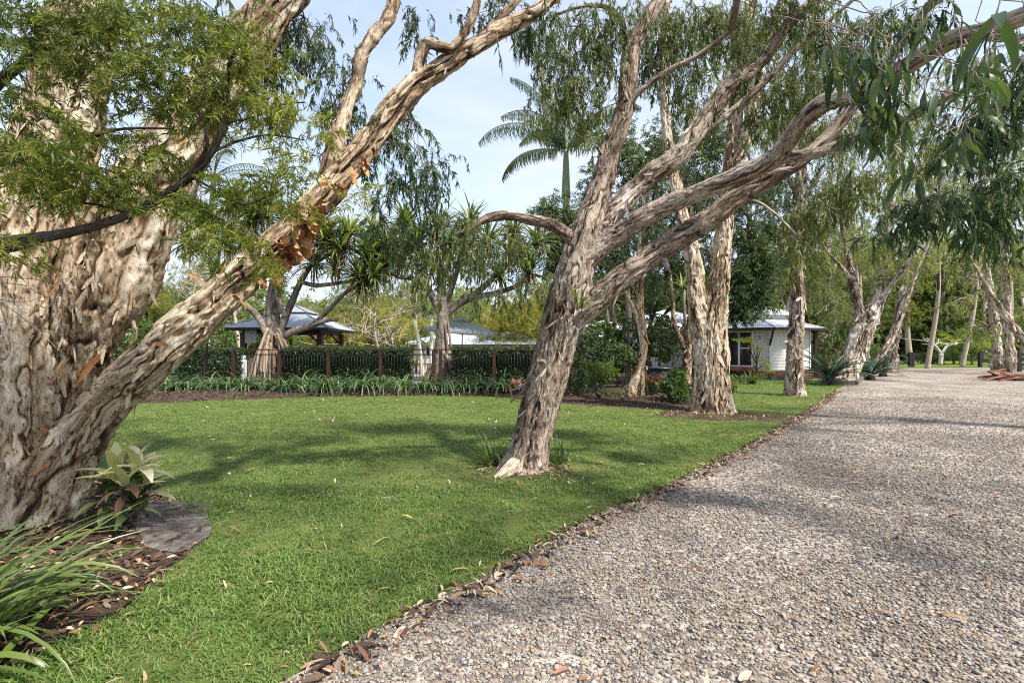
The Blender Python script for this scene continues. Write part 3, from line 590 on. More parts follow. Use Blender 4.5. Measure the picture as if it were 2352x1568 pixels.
def crown(tree, kind, leafmat, clusters, nodes, seed, barkmat, scale=1.0, depth_r=None, twigs=.003, tb=.5, tv=.28, br=.022, nsub=5, branches=True, name='crown', mul=1.0):
    """clusters: (x, y, depth, rx, ry, sprays) in the frame; each hangs on a branch from the nearest of nodes (points on the limbs)"""
    r = np.random.default_rng(seed); g = Geo(); g.tw = []; bg_ = Geo(); nodes = np.asarray(nodes)[:, :3]
    for x, y, d, rx, ry, n in clusters:
        n = n * mul; c = P(x, y, d); rad = np.array((rx / FPX * d, depth_r or max(rx, ry) / FPX * d * .8, ry / FPX * d))
        k = max(2, int(n / 6)); sub = cloud(r, k, c, rad * .85, .2); pts = []
        nd = nodes[np.argmin(np.linalg.norm(nodes - c - np.array((0, 0, .3)) * 1, axis=1))]
        sc_ = float(np.clip(np.linalg.norm(rad) / 1.2, .3, 1.6))
        if branches:
            hub = nd + (c - nd) * .55 + np.array((0, 0, .1 * np.linalg.norm(c - nd))); bg_.tube(wiggle(r, nd, hub, 7, .12, .04), np.linspace(br, br * .6, 7) * sc_, 6, r.random())
        for q in sub:
            if branches:
                hs = hub + (c - hub) * r.uniform(0, .8); w = wiggle(r, hs, q, 6, .16, .08); bg_.tube(w, np.linspace(br * .5, br * .16, 6) * sc_, 4, r.random(), False)
            pts.append(q + r.normal(0, 1, (6, 3)) * rad * np.array((.24, .28, .24)))
        put_sprays(g, np.vstack(pts), kind, r, scale, tb, tv, twigs)
    o = obj(name, g, leafmat, tree, smooth=False)
    for ri, f in g.tw: bg_.add(ri, f, .5)
    if bg_.n: obj('branches', bg_, barkmat, tree, kind='stuff')
    return o

def paperbark(name, label, limbs, mat, seed, res=.014, amp=.02, nflake=600, nbig=12, fl=(.05, .16), plate=(.10, .26), flare=.25, group=None, lobes=.1, dtone=0, base=None, bigmat='bark_rust', furrow=1.1, fw=1.0):
    """limbs: list of frame paths; the first is the trunk, the others are limbs"""
    L = [px_path(p) for p in limbs]; b = L[0][0, :3].copy() if base is None else np.array(base, float); b[2] = 0
    t = thing(name, label, 'tree', b, group); fg, bigg = Geo(), Geo(); area = sum(p[:, 3].mean() * len(p) for p in L)
    for i, p in enumerate(L):
        sh = p[:, 3].mean() * len(p) / area; g = Geo()
        bark_tube(g, p, res, amp, seed + i * 3, plate, flare if i == 0 else 0, lobes, .3 * amp, fg, int(nflake * sh), fl, bigg, int(round(nbig * sh)), .5, dtone, 0, furrow, fw)
        obj('trunk' if i == 0 else 'limb', g, MAT[mat], t)
    if fg.n: obj('bark_flakes', fg, MAT[mat], t, kind='stuff')
    if bigg.n: obj('peeling_bark', bigg, MAT[bigmat], t, kind='stuff')
    return t, np.vstack([spline(p, .25) for p in L])

def W(x, y, z, r, n, rz=None):          # a crown cluster given in metres: place, radius, sprays
    return (CX + x / y * FPX, HY - (z - CAM_H) / y * FPX, y, r / y * FPX, (rz or r * .55) / y * FPX, n)
# ---- the giant paperbark on the left
T1, n1 = paperbark('paperbark_tree', 'giant pale paperbark with several peeling trunks at the left edge', [
    [(20, 1270, 4.4, 270), (36, 1150, 4.4, 210), (45, 1000, 4.4, 172), (50, 800, 4.4, 156), (76, 550, 4.4, 150), (136, 280, 4.45, 158), (190, 60, 4.5, 130), (230, -200, 4.7, 90)],
    [(135, 1230, 4.6, 130), (150, 1050, 4.6, 96), (166, 930, 4.6, 84), (195, 810, 4.6, 104), (240, 668, 4.6, 170), (268, 575, 4.65, 180), (325, 455, 4.7, 164), (395, 345, 4.8, 138), (480, 230, 4.9, 112), (560, 120, 5.0, 96), (625, 35, 5.1, 82), (720, -90, 5.3, 66)],
    [(100, 1190, 4.4, 160), (150, 1065, 4.42, 124), (205, 972, 4.45, 108), (275, 893, 4.5, 98), (366, 815, 4.5, 90), (483, 707, 4.55, 82), (560, 635, 4.6, 82), (640, 565, 4.65, 82), (720, 480, 4.7, 76), (780, 410, 4.8, 68), (840, 340, 4.9, 60), (900, 260, 5.0, 54), (960, 195, 5.1, 50), (1010, 160, 5.15, 44), (1075, 115, 5.2, 40), (1150, 70, 5.3, 35), (1220, 35, 5.4, 31), (1300, -25, 5.5, 26)],
    [(745, 430, 4.75, 44), (770, 330, 4.75, 38), (794, 249, 4.8, 34), (816, 198, 4.85, 32), (829, 135, 4.9, 32), (860, 80, 4.95, 30), (893, 40, 5.0, 28), (912, -30, 5.1, 24)],
    [(950, 215, 5.1, 26), (962, 140, 5.1, 27), (981, 101, 5.08, 26), (1010, 108, 5.05, 25), (1036, 112, 5.05, 24), (1062, 85, 5.05, 22), (1085, 45, 5.1, 20), (1102, -15, 5.15, 17)],
    [(1105, 95, 5.25, 16), (1128, 60, 5.3, 18), (1155, 35, 5.35, 18), (1185, 5, 5.4, 17), (1215, -40, 5.5, 14)],
    [(225, 905, 4.5, 10), (262, 845, 4.42, 15), (300, 800, 4.38, 13), (312, 770, 4.36, 11), (306, 735, 4.36, 9)]],
    'bark', 100, .0172, .036, 1500, 36, (.04, .16), (.085, .40), .05, lobes=.13, dtone=.03, furrow=1.15, fw=.7)
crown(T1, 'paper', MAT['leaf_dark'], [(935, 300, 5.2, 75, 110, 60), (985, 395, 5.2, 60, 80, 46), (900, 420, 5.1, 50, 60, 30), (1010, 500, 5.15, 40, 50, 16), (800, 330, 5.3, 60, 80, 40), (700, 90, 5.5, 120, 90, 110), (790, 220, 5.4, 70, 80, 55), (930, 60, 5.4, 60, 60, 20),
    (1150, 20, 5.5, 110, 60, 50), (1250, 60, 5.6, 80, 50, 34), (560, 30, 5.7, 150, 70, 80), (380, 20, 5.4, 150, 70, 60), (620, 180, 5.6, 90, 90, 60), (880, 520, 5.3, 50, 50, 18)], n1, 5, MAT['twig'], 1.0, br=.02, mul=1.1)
crown(T1, 'mid', MAT['leaf_paper'], [W(-1.2, 2.6, 8.2, 2.2, 150), W(-3.4, 3.2, 8.6, 2.2, 150), W(.6, 4.2, 8.8, 2.0, 120), W(-2.2, 5.2, 9.2, 2.2, 120), W(-4.8, 1.8, 8.0, 1.8, 90), W(-.2, .6, 7.6, 1.8, 110)], n1, 6, MAT['twig'], 1.3, br=.03, mul=.5)  # unseen upper crown above the frame, added to shade the trunks
# rust-coloured sheets torn from the underside of its leaning limb
g = Geo(); r_ = np.random.default_rng(12)
for x, y, az, el, Ls, w in [(715, 492, .6, -.5, .34, .16), (690, 530, .3, -.9, .36, .18), (668, 560, .2, -.8, .34, .2), (650, 590, .5, -1.1, .32, .18), (700, 510, -.6, -.7, .30, .13), (630, 605, .4, -.3, .30, .15), (675, 545, 1.0, -1.2, .26, .12), (735, 470, .4, -.8, .24, .10), (615, 640, .3, -.6, .22, .10), (770, 425, .5, -1.1, .2, .08), (655, 570, -.4, -.6, .3, .14), (850, 360, .5, -1.2, .18, .07), (560, 680, .4, -.8, .18, .08), (835, 385, .3, -1.3, .22, .07)]:
    for q in range(5):
        V, F, tn = straps(P(x - 24 + 7 * q + r_.normal(0, 5), y - 6 + r_.normal(0, 6), 4.44 + .05 * q)[None], np.array([az + r_.normal(0, .6)]), el + r_.normal(0, .35), Ls * r_.uniform(.35, .9), w * r_.uniform(.4, 1.0), r_.uniform(-1.6, .8), 9, lambda t: (1 - .55 * t ** 3) * (.85 + .25 * np.sin(t * 9 + x + q)), r_.uniform(-.4, .6), tone=np.array([r_.random()]), twist=r_.normal(0, .9)); V = V + .02 * np.column_stack([fbm(V * 28, 1), fbm(V * 28, 2), fbm(V * 28, 3)]); g.add(V, F, np.clip(tn + .3 * vnoise(V * 12, 9), 0, 1), V * 1.0)
obj('torn_bark', g, MAT['bark_rust'], T1, kind='stuff')
# ---- the fine-leaved bottlebrush reaching in from the left, its stem outside the frame
bb = [[(-420, 1330, 3.3, 150), (-400, 1000, 3.3, 110), (-330, 780, 3.3, 90), (-190, 650, 3.25, 66), (-40, 580, 3.2, 44), (60, 552, 3.18, 30), (140, 538, 3.16, 22), (230, 516, 3.15, 20), (330, 478, 3.15, 18), (400, 435, 3.13, 17), (450, 395, 3.12, 15), (490, 345, 3.1, 13), (512, 290, 3.1, 12), (524, 235, 3.1, 10), (522, 170, 3.1, 8), (548, 90, 3.1, 6), (570, 10, 3.1, 4)],
      [(398, 438, 3.14, 12), (450, 380, 3.1, 10), (476, 330, 3.05, 8), (462, 270, 3.0, 6), (430, 200, 2.98, 4)], [(486, 350, 3.1, 8), (545, 325, 3.15, 6), (620, 310, 3.2, 5), (700, 322, 3.25, 3)],
      [(520, 260, 3.1, 7), (480, 200, 3.12, 6), (440, 150, 3.15, 4), (400, 60, 3.2, 3)], [(520, 280, 3.1, 6), (580, 270, 3.1, 5), (650, 240, 3.1, 4), (700, 235, 3.1, 3)], [(300, 492, 3.15, 8), (220, 470, 3.1, 6), (130, 462, 3.05, 4), (20, 440, 3.0, 3)],
      [(-190, 650, 3.25, 60), (-150, 420, 3.2, 44), (-60, 250, 3.15, 30), (60, 140, 3.1, 18), (180, 80, 3.1, 10), (300, 60, 3.1, 6)], [(-150, 420, 3.2, 30), (-20, 380, 3.1, 18), (120, 350, 3.05, 10), (260, 300, 3.0, 7), (400, 295, 3.0, 4)], [(440, 405, 3.1, 7), (500, 440, 3.15, 5), (560, 470, 3.2, 4), (640, 440, 3.2, 3)]]
L = [px_path(p) for p in bb]; bbase = L[0][0, :3].copy(); bbase[2] = 0
TB = thing('bottlebrush_tree', 'fine-leaved bottlebrush with a dark branch sweeping in front of the giant paperbark', 'tree', bbase)
for i, p in enumerate(L):
    g = Geo(); bark_tube(g, p, .012, .004, 300 + i, (.03, .12), 0, .06, .003); obj('trunk' if i == 0 else 'limb', g, MAT['bark_dark'], TB)
nb = np.vstack([spline(p, .1) for p in L])
crown(TB, 'fine', MAT['leaf_fine'], [(80, 60, 3.1, 130, 70, 120), (250, 60, 3.1, 130, 80, 150), (420, 80, 3.15, 110, 80, 130), (560, 100, 3.1, 90, 100, 110), (160, 150, 3.05, 110, 50, 90), (330, 190, 3.1, 110, 70, 120), (470, 230, 3.1, 90, 70, 100), (590, 250, 3.15, 90, 60, 70), (680, 260, 3.2, 60, 40, 34),
    (40, 240, 3.0, 60, 70, 50), (120, 350, 3.0, 120, 40, 80), (60, 420, 2.95, 90, 60, 80), (200, 410, 3.05, 90, 50, 70), (300, 420, 3.1, 80, 40, 56), (260, 330, 3.05, 70, 40, 44), (380, 350, 3.1, 60, 40, 40), (450, 480, 3.15, 80, 50, 60), (540, 545, 3.2, 60, 60, 50), (560, 430, 3.2, 60, 40, 40), (630, 400, 3.2, 60, 50, 36),
    (480, 570, 3.1, 50, 30, 22), (660, 470, 3.3, 50, 40, 24), (70, 560, 2.9, 80, 50, 30), (760, 300, 3.3, 40, 30, 12), (600, 600, 3.15, 40, 20, 12), (720, 400, 3.3, 50, 40, 18), (800, 470, 3.4, 50, 40, 18)], nb, 8, MAT['bark_dark'], 1.0, .28, .0013, .66, .42, .0055, mul=.85)
# dead pale twigs low in front of the trunk
g = Geo(); r_ = np.random.default_rng(9)
for x0, y0, x1, y1 in [(-40, 650, 110, 720), (-40, 620, 160, 640), (0, 660, 130, 800), (-40, 790, 80, 770), (20, 640, 150, 700), (-30, 690, 60, 770), (0, 610, 90, 570)]:
    w = wiggle(r_, P(x0 - 60, y0, 3.2), P(x1, y1, 3.0), 8, .1); g.tube(w, np.linspace(.004, .0012, 8), 4)
    for k in range(4):
        q = w[2 + k]; g.tube(wiggle(r_, q, q + r_.normal(0, .09, 3) + np.array((.1, 0, -.03)), 5, .12), np.linspace(.002, .0008, 5), 3)
obj('dead_twigs', g, MAT['twig'], TB)

# ---- the leaning paperbark on the lawn
T2, n2 = paperbark('paperbark_tree', 'leaning grey paperbark on the lawn with limbs arching over the driveway', [
    [(1200, 1110, 6.2, 139.5), (1206, 1075, 6.2, 104.2), (1218, 1030, 6.2, 87.42), (1245, 920, 6.2, 79.98), (1275, 800, 6.2, 83.7), (1303, 705, 6.2, 91.14), (1325, 620, 6.2, 79.98), (1342, 550, 6.25, 70.68), (1376, 440, 6.3, 55.8), (1402, 348, 6.4, 48.36), (1433, 256, 6.5, 44.64), (1445, 165, 6.6, 41.85), (1455, 105, 6.65, 39.06), (1486, 48, 6.7, 35.34), (1520, -15, 6.8, 31.62), (1560, -130, 7, 23.25)],
    [(1285, 775, 6.2, 55.8), (1318, 730, 6.16, 66.96), (1372, 688, 6.1, 61.38), (1440, 628, 6.0, 55.8), (1548, 555, 5.9, 52.08), (1621, 508, 5.8, 48.36), (1694, 452, 5.7, 44.64), (1768, 408, 5.6, 40.92), (1822, 377, 5.55, 37.2), (1890, 325, 5.5, 31.62), (1960, 240, 5.4, 26.04), (2040, 140, 5.3, 20.46), (2110, 40, 5.3, 14.88)],
    [(1320, 625, 6.15, 48.36), (1360, 582, 6.12, 48.36), (1410, 546, 6.05, 46.5), (1470, 505, 5.95, 44.64), (1548, 465, 5.8, 42.78), (1676, 414, 5.4, 42.78), (1768, 370, 5.1, 42.78), (1812, 322, 4.9, 42.78), (1852, 271, 4.7, 44.64), (1896, 238, 4.5, 42.78), (1969, 216, 4.2, 40.92), (2061, 165, 3.9, 40.92), (2171, 99, 3.6, 42.78), (2262, 73, 3.4, 40.92), (2352, 37, 3.2, 39.06), (2500, -30, 3.0, 35.34)],
    [(1755, 376, 5.15, 22.32), (1800, 364, 5.05, 26.04), (1878, 352, 4.9, 25.11), (1969, 315, 4.7, 23.25), (2079, 275, 4.4, 20.46), (2152, 238, 4.2, 17.67), (2250, 190, 4.0, 13.02)],
    [(1340, 575, 6.25, 46.5), (1375, 525, 6.3, 48.36), (1440, 455, 6.3, 46.5), (1500, 400, 6.3, 44.64), (1548, 366, 6.3, 44.64), (1585, 322, 6.3, 42.78), (1640, 249, 6.3, 39.99), (1669, 205, 6.3, 37.2), (1731, 157, 6.3, 32.55), (1775, 103, 6.3, 28.83), (1812, 55, 6.3, 26.04), (1870, 0, 6.3, 22.32), (1930, -70, 6.3, 18.6)],
    [(1335, 580, 6.2, 27.9), (1312, 548, 6.18, 30.69), (1277, 521, 6.1, 27.9), (1223, 505, 6.0, 24.18), (1149, 495, 5.9, 22.32), (1094, 513, 5.8, 16.74), (1050, 545, 5.7, 11.16), (1005, 566, 5.65, 7.44)],
    [(1600, 318, 6.3, 13.02), (1680, 255, 6.25, 13.95), (1760, 185, 6.2, 13.95), (1830, 110, 6.2, 13.02), (1890, 60, 6.2, 11.16), (1960, 0, 6.2, 9.3)],
    [(1440, 250, 6.5, 14.88), (1475, 205, 6.4, 13.95), (1540, 160, 6.3, 12.09), (1600, 130, 6.2, 10.23), (1680, 70, 6.1, 7.44)],
    [(1450, 130, 6.6, 13.95), (1430, 60, 6.6, 13.02), (1400, 20, 6.6, 11.16), (1340, 15, 6.6, 8.37), (1260, 40, 6.6, 5.58)],
    [(2262, 75, 3.4, 18.6), (2290, 88, 3.3, 18.6), (2370, 86, 3.1, 16.74)],
    [(1262, 840, 6.1, 18.6), (1246, 832, 5.95, 14.88), (1238, 826, 5.88, 9.3)], [(1520, 590, 5.9, 14.88), (1530, 606, 5.8, 11.16), (1536, 618, 5.74, 7.44)], [(1400, 372, 6.4, 13.02), (1380, 352, 6.3, 8.37), (1372, 338, 6.25, 4.65)],
    [(1690, 470, 5.7, 9.3), (1735, 462, 5.6, 8.37), (1790, 500, 5.5, 5.58), (1830, 540, 5.4, 3.72)]],
    'bark_grey', 200, .017, .022, 1900, 30, (.04, .17), (.055, .34), .22, bigmat='bark_grey', fw=.5)
crown(T2, 'paper', MAT['leaf_paper'], [(1330, 70, 6.6, 120, 70, 90), (1240, 120, 6.4, 60, 90, 40), (1320, 180, 6.5, 90, 80, 60), (1400, 130, 6.6, 60, 80, 40), (1560, 60, 6.6, 90, 60, 60), (1660, 60, 6.5, 90, 60, 60), (1800, 40, 6.4, 110, 60, 70), (1740, 260, 6.4, 60, 60, 34), (1900, 100, 6.3, 90, 70, 56), (2020, 60, 6, 90, 60, 50),
    (1880, 480, 5.5, 70, 60, 44), (1830, 560, 5.4, 50, 70, 34), (1960, 420, 5.3, 70, 50, 30), (1450, 60, 6.7, 60, 50, 26), (1290, 210, 6.6, 80, 70, 50), (1500, 130, 6.7, 80, 80, 46), (1620, 250, 6.5, 70, 60, 36), (1700, 150, 6.5, 80, 70, 46), (1820, 200, 6.3, 80, 70, 44), (1940, 150, 6.0, 80, 70, 40), (1560, 330, 6.6, 50, 50, 20), (1880, 300, 6.0, 60, 50, 26), (1370, 270, 6.6, 60, 60, 26), (1240, 270, 6.5, 40, 60, 14), (1600, 180, 6.4, 60, 60, 26), (2100, 330, 5, 80, 60, 30)], n2, 15, MAT['twig'], 1.0, tb=.55, br=.016, mul=1.7)
crown(T2, 'mid', MAT['leaf_paper'], [W(2.6, 3.4, 6.6, 1.9, 140), W(4.6, 2.4, 6.2, 1.8, 120), W(1.2, 5.4, 7.8, 1.9, 120), W(4.4, 5.2, 7.2, 1.9, 110), W(3.4, .8, 6.4, 1.8, 120), W(6.6, 4.0, 6.8, 1.7, 80), W(1.6, 1.6, 7.4, 1.7, 110)], n2, 14, MAT['twig'], 1.3, br=.03, mul=.75)  # unseen crown overhead, placed so that its shade falls on the lawn
crown(T2, 'paper', MAT['leaf_paper'], [(1040, 545, 5.7, 90, 60, 60), (960, 590, 5.7, 70, 70, 50), (1090, 600, 5.75, 80, 70, 56), (1170, 590, 5.85, 50, 70, 36), (1000, 640, 5.7, 60, 60, 34), (930, 540, 5.6, 50, 50, 26), (1120, 670, 5.8, 50, 50, 20), (1180, 660, 5.8, 30, 60, 14)], n2, 16, MAT['twig'], .95, tb=.5, br=.014, mul=.95)
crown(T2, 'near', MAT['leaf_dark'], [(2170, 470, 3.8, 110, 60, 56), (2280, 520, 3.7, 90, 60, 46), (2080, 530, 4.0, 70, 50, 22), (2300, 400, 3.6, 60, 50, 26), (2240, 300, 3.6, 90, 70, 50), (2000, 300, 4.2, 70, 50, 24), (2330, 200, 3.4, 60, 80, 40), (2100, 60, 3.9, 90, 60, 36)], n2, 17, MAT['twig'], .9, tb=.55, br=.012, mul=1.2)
# the large leaves hanging close to the lens: each is a leaf of its own
def leaf_mesh(L, W, bend, k):
    V, F, tn = straps(np.zeros((1, 3)), np.zeros(1), 0.15, L, W, bend, 6, lambda t: np.sin(np.clip(t * .96 + .04, 0, 1) ** .8 * np.pi) ** .8 + .02, .22, tone=np.array((k,)))
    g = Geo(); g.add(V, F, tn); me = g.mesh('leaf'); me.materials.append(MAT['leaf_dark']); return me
LM = [leaf_mesh(.125, .021, .5 + .2 * k, .15 + .14 * k) for k in range(6)]
r_ = np.random.default_rng(33); tg = Geo(); LEAVES = []
for cx, cy, d, rx, ry, nt in [(1930, 130, 1.75, 50, 60, 4), (2010, 160, 1.75, 60, 80, 6), (2080, 260, 1.8, 60, 90, 6), (2000, 260, 1.85, 40, 60, 3), (2150, 90, 1.75, 70, 60, 5), (2220, 190, 1.8, 60, 70, 5), (2300, 150, 1.8, 50, 70, 4), (1970, 70, 1.75, 50, 40, 3), (2200, 330, 1.9, 60, 70, 4), (2060, 380, 2.0, 40, 50, 2), (2320, 10, 1.1, 40, 30, 1)]:
    for k in range(nt):
        a = P(cx + r_.uniform(-rx, rx), cy - ry * r_.uniform(.2, 1.1), d + r_.uniform(-.15, .15)); b = a + np.array((r_.normal(0, .05), r_.normal(0, .05), -r_.uniform(.08, .2)))
        nn = n2[n2[:, 1] < 4.6][:, :3]; s0 = nn[np.argmin(np.linalg.norm(nn - a, axis=1))] if k == 0 else a + np.array((r_.normal(0, .1), .1, .12))
        w = wiggle(r_, a, b, 6, .15); tg.tube(np.vstack([wiggle(r_, s0, a, 5, .12), w[1:]]), .0022, 4)
        for _ in range(5):
            LEAVES.append((w[r_.integers(1, 6)], r_.uniform(0, 6.28), r_.uniform(.5, 1.35), r_.uniform(.75, 1.25), r_.integers(0, 6)))
for p, az, dn, s, k in LEAVES[:290]:
    place('leaf', LM[k], T2, p, (r_.normal(0, .4), dn, az), (s, s, s))
obj('twigs', tg, MAT['twig'], T2)

# ---- paperbarks beside and behind the lawn
T3, n3 = paperbark('paperbark_tree', 'stout paperbark with two pale peeling stems by the driveway edge', [
    [(1636, 985, 11.7, 130), (1634, 955, 11.7, 104), (1632, 920, 11.7, 84), (1632, 850, 11.7, 76), (1632, 780, 11.7, 72), (1640, 720, 11.7, 54), (1650, 660, 11.7, 46), (1658, 590, 11.7, 42), (1665, 500, 11.7, 36), (1675, 400, 11.8, 33), (1688, 250, 11.9, 30), (1700, 100, 12, 28), (1730, -20, 12.2, 24), (1750, -150, 12.3, 16)],
    [(1622, 800, 11.7, 50), (1608, 740, 11.7, 48), (1598, 680, 11.7, 40), (1592, 600, 11.7, 36), (1570, 500, 11.7, 30), (1545, 400, 11.8, 26), (1530, 300, 11.9, 24), (1525, 150, 12, 22), (1532, 0, 12.1, 18), (1540, -120, 12.1, 12)],
    [(1674, 410, 11.8, 22), (1700, 360, 11.7, 27), (1716, 300, 11.6, 28), (1731, 230, 11.6, 28), (1745, 150, 11.6, 26), (1790, 20, 11.6, 22), (1830, -80, 11.6, 14)],
    [(1645, 945, 11.6, 26), (1680, 962, 11.5, 22), (1712, 972, 11.3, 13), (1735, 981, 11.2, 6)], [(1605, 945, 11.6, 20), (1585, 962, 11.4, 14), (1570, 974, 11.3, 6)]],
    'bark', 400, .029, .042, 700, 34, (.07, .28), (.10, .46), .18, bigmat='bark', dtone=.1)
crown(T3, 'mid', MAT['leaf_paper'], [(1640, 60, 12, 110, 80, 90), (1540, 120, 12, 80, 100, 70), (1740, 90, 11.8, 100, 90, 80), (1830, 200, 11.8, 70, 90, 60), (1580, 260, 12, 50, 60, 24), (1850, 60, 11.7, 80, 70, 50), (1480, 40, 12, 60, 60, 40), (1780, 300, 11.8, 50, 60, 26)], n3, 25, MAT['twig'], 1.1, tb=.6, br=.03, mul=1.8)
T4, n4 = paperbark('paperbark_tree', 'slim straight dark-barked paperbark with a sawn stub beside the pavilion', [
    [(1829, 925, 15.6, 58), (1826, 905, 15.6, 44), (1824, 870, 15.6, 35), (1828, 780, 15.6, 33), (1832, 700, 15.6, 33), (1826, 600, 15.6, 30), (1830, 500, 15.6, 28), (1840, 400, 15.7, 24), (1852, 300, 15.8, 20), (1862, 150, 16, 14), (1870, 20, 16, 8)],
    [(1822, 802, 15.6, 14), (1815, 790, 15.5, 13), (1809, 782, 15.4, 12)], [(1834, 450, 15.6, 14), (1808, 400, 15.6, 12), (1780, 330, 15.6, 9), (1760, 280, 15.6, 6)], [(1832, 480, 15.6, 12), (1862, 430, 15.5, 10), (1890, 380, 15.4, 7)]],
    'bark_grey', 430, .028, .035, 700, 16, (.07, .24), (.12, .3), .2, bigmat='bark')
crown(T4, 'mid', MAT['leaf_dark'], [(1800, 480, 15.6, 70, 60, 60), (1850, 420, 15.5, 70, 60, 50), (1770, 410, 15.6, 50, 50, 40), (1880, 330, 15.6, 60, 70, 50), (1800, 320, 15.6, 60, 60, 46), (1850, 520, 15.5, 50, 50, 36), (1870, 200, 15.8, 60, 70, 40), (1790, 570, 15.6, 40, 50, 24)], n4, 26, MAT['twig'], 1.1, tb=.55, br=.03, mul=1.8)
T5, n5 = paperbark('paperbark_tree', 'thick leaning paperbark rising from a timber-edged base between cycads', [
    [(1922, 898, 21, 82), (1928, 878, 21, 64), (1945, 845, 21, 52), (1965, 800, 21, 48), (1985, 755, 21, 44), (2008, 712, 21, 30), (2022, 660, 21, 22), (2030, 600, 21, 16), (2042, 500, 21, 12), (2050, 400, 21, 8), (2060, 280, 21, 5)],
    [(1985, 775, 21, 23), (1972, 715, 21, 22), (1962, 660, 21, 18), (1948, 600, 21, 14), (1935, 520, 21, 11), (1925, 440, 21, 7), (1930, 340, 21, 5)], [(2012, 700, 21, 15), (2045, 655, 20.6, 12), (2080, 610, 20.2, 10), (2120, 560, 20, 6), (2150, 500, 20, 3)], [(1955, 640, 21, 10), (1920, 600, 20.5, 7), (1895, 570, 20.2, 5), (1880, 520, 20, 3)]],
    'bark_far', 460, .042, .055, 700, 0, (.1, .3), (.16, .4), .2)
crown(T5, 'mid', MAT['leaf_pale'], [(1930, 470, 21, 60, 70, 90), (2000, 420, 21, 70, 80, 110), (2060, 500, 21, 60, 80, 90), (1900, 570, 20.6, 45, 60, 56), (2010, 570, 20.8, 60, 60, 70), (2100, 570, 20.4, 55, 60, 56), (1950, 330, 21, 70, 70, 80), (2060, 340, 21, 60, 70, 70), (1910, 400, 20.8, 40, 60, 44), (2130, 460, 20.4, 50, 60, 44), (2040, 640, 20.6, 40, 35, 24), (1900, 660, 20.5, 30, 30, 16)], n5, 27, MAT['twig'], 1.35, tb=.45, br=.035, mul=1.7, twigs=.004)
T6, n6 = paperbark('paperbark_tree', 'pale forked paperbark behind the cycads near the open gate', [
    [(2047, 862, 30, 37), (2047, 845, 30, 27), (2050, 800, 30, 22), (2060, 750, 30, 19), (2070, 690, 30, 16), (2085, 600, 30, 11), (2100, 500, 30, 7), (2110, 380, 30, 4)], [(1998, 862, 28.5, 22), (2012, 835, 28.5, 17), (2040, 785, 28.5, 15), (2068, 725, 28.5, 13), (2092, 660, 28.5, 10), (2120, 590, 28.5, 6), (2150, 520, 28.5, 4)], [(1990, 850, 29, 13), (1990, 790, 29, 12), (1985, 740, 29, 10), (1975, 680, 29, 7), (1965, 600, 29, 4)]],
    'bark_far', 480, .05, .06, 300, 0, (.12, .35), (.2, .5), .15)
crown(T6, 'far', MAT['leaf_pale'], [(2100, 480, 30, 60, 70, 60), (2060, 420, 30, 50, 60, 44), (2150, 560, 29, 45, 60, 40), (2110, 620, 29, 40, 40, 26), (2130, 400, 30, 50, 60, 40)], n6, 28, MAT['twig'], 1.0, tb=.62, br=.05, mul=2)
T7, n7 = paperbark('paperbark_tree', 'white-trunked paperbark beside the offcut pile at the right edge', [
    [(2322, 868, 30, 32), (2320, 850, 30, 24), (2316, 780, 30, 19), (2312, 700, 30, 17), (2306, 600, 30, 16), (2312, 500, 30, 13), (2330, 350, 30, 9), (2340, 200, 30, 5)], [(2420, 870, 28, 24), (2385, 815, 28, 19), (2335, 760, 28, 15), (2300, 715, 28, 12), (2268, 660, 28, 9), (2238, 610, 28, 6), (2215, 560, 28, 4)], [(2290, 858, 32, 24), (2290, 800, 32, 19), (2280, 700, 32, 16), (2262, 600, 32, 11), (2250, 480, 32, 6)]],
    'bark_far', 500, .05, .06, 300, 0, (.12, .35), (.2, .5), .15)
crown(T7, 'far', MAT['leaf_pale'], [(2260, 560, 29, 60, 60, 60), (2320, 480, 29.5, 60, 70, 60), (2220, 640, 28.5, 50, 50, 44), (2330, 620, 29, 50, 60, 44), (2240, 450, 30, 60, 60, 50), (2330, 340, 30, 60, 70, 50), (2200, 700, 28.5, 40, 35, 26), (2250, 760, 29, 50, 30, 30)], n7, 29, MAT['twig'], 1.0, tb=.5, br=.05, mul=2)
T8, n8 = paperbark('paperbark_tree', 'slender twisted pale paperbark stem in the garden bed near the tap post', [
    [(1448, 912, 14.2, 30), (1455, 885, 14.2, 22), (1471, 846, 14.2, 18), (1478, 798, 14.2, 19), (1475, 750, 14.2, 19), (1470, 703, 14.2, 15), (1474, 650, 14.2, 12), (1468, 560, 14.3, 9), (1480, 450, 14.4, 6)], [(1474, 760, 14.2, 12), (1458, 715, 14.2, 10), (1440, 680, 14.2, 7), (1425, 630, 14.2, 5)]],
    'bark', 520, .022, .022, 300, 8, (.06, .2), (.09, .3), .1)
crown(T8, 'mid', MAT['leaf_ever'], [(1470, 560, 14.4, 55, 60, 46), (1430, 620, 14.3, 40, 45, 30), (1500, 640, 14.2, 40, 40, 26), (1510, 530, 14.4, 40, 40, 26), (1480, 470, 14.5, 45, 45, 30)], n8, 30, MAT['bark_dark'], 1.0, tb=.5, br=.02, mul=2)
T9, n9 = paperbark('paperbark_tree', 'curved brown paperbark stem in front of the middle pavilion wall', [
    [(1574, 880, 17, 26), (1577, 830, 17, 21), (1580, 780, 17, 20), (1590, 720, 17, 18), (1596, 640, 17, 15), (1590, 540, 17, 11), (1580, 420, 17.2, 7)], [(1576, 805, 17, 14), (1558, 770, 17, 12), (1548, 740, 17, 11), (1545, 690, 17, 10), (1538, 620, 17, 7)]],
    'bark', 540, .026, .026, 300, 6, (.07, .22), (.1, .3), .1, dtone=-.15)
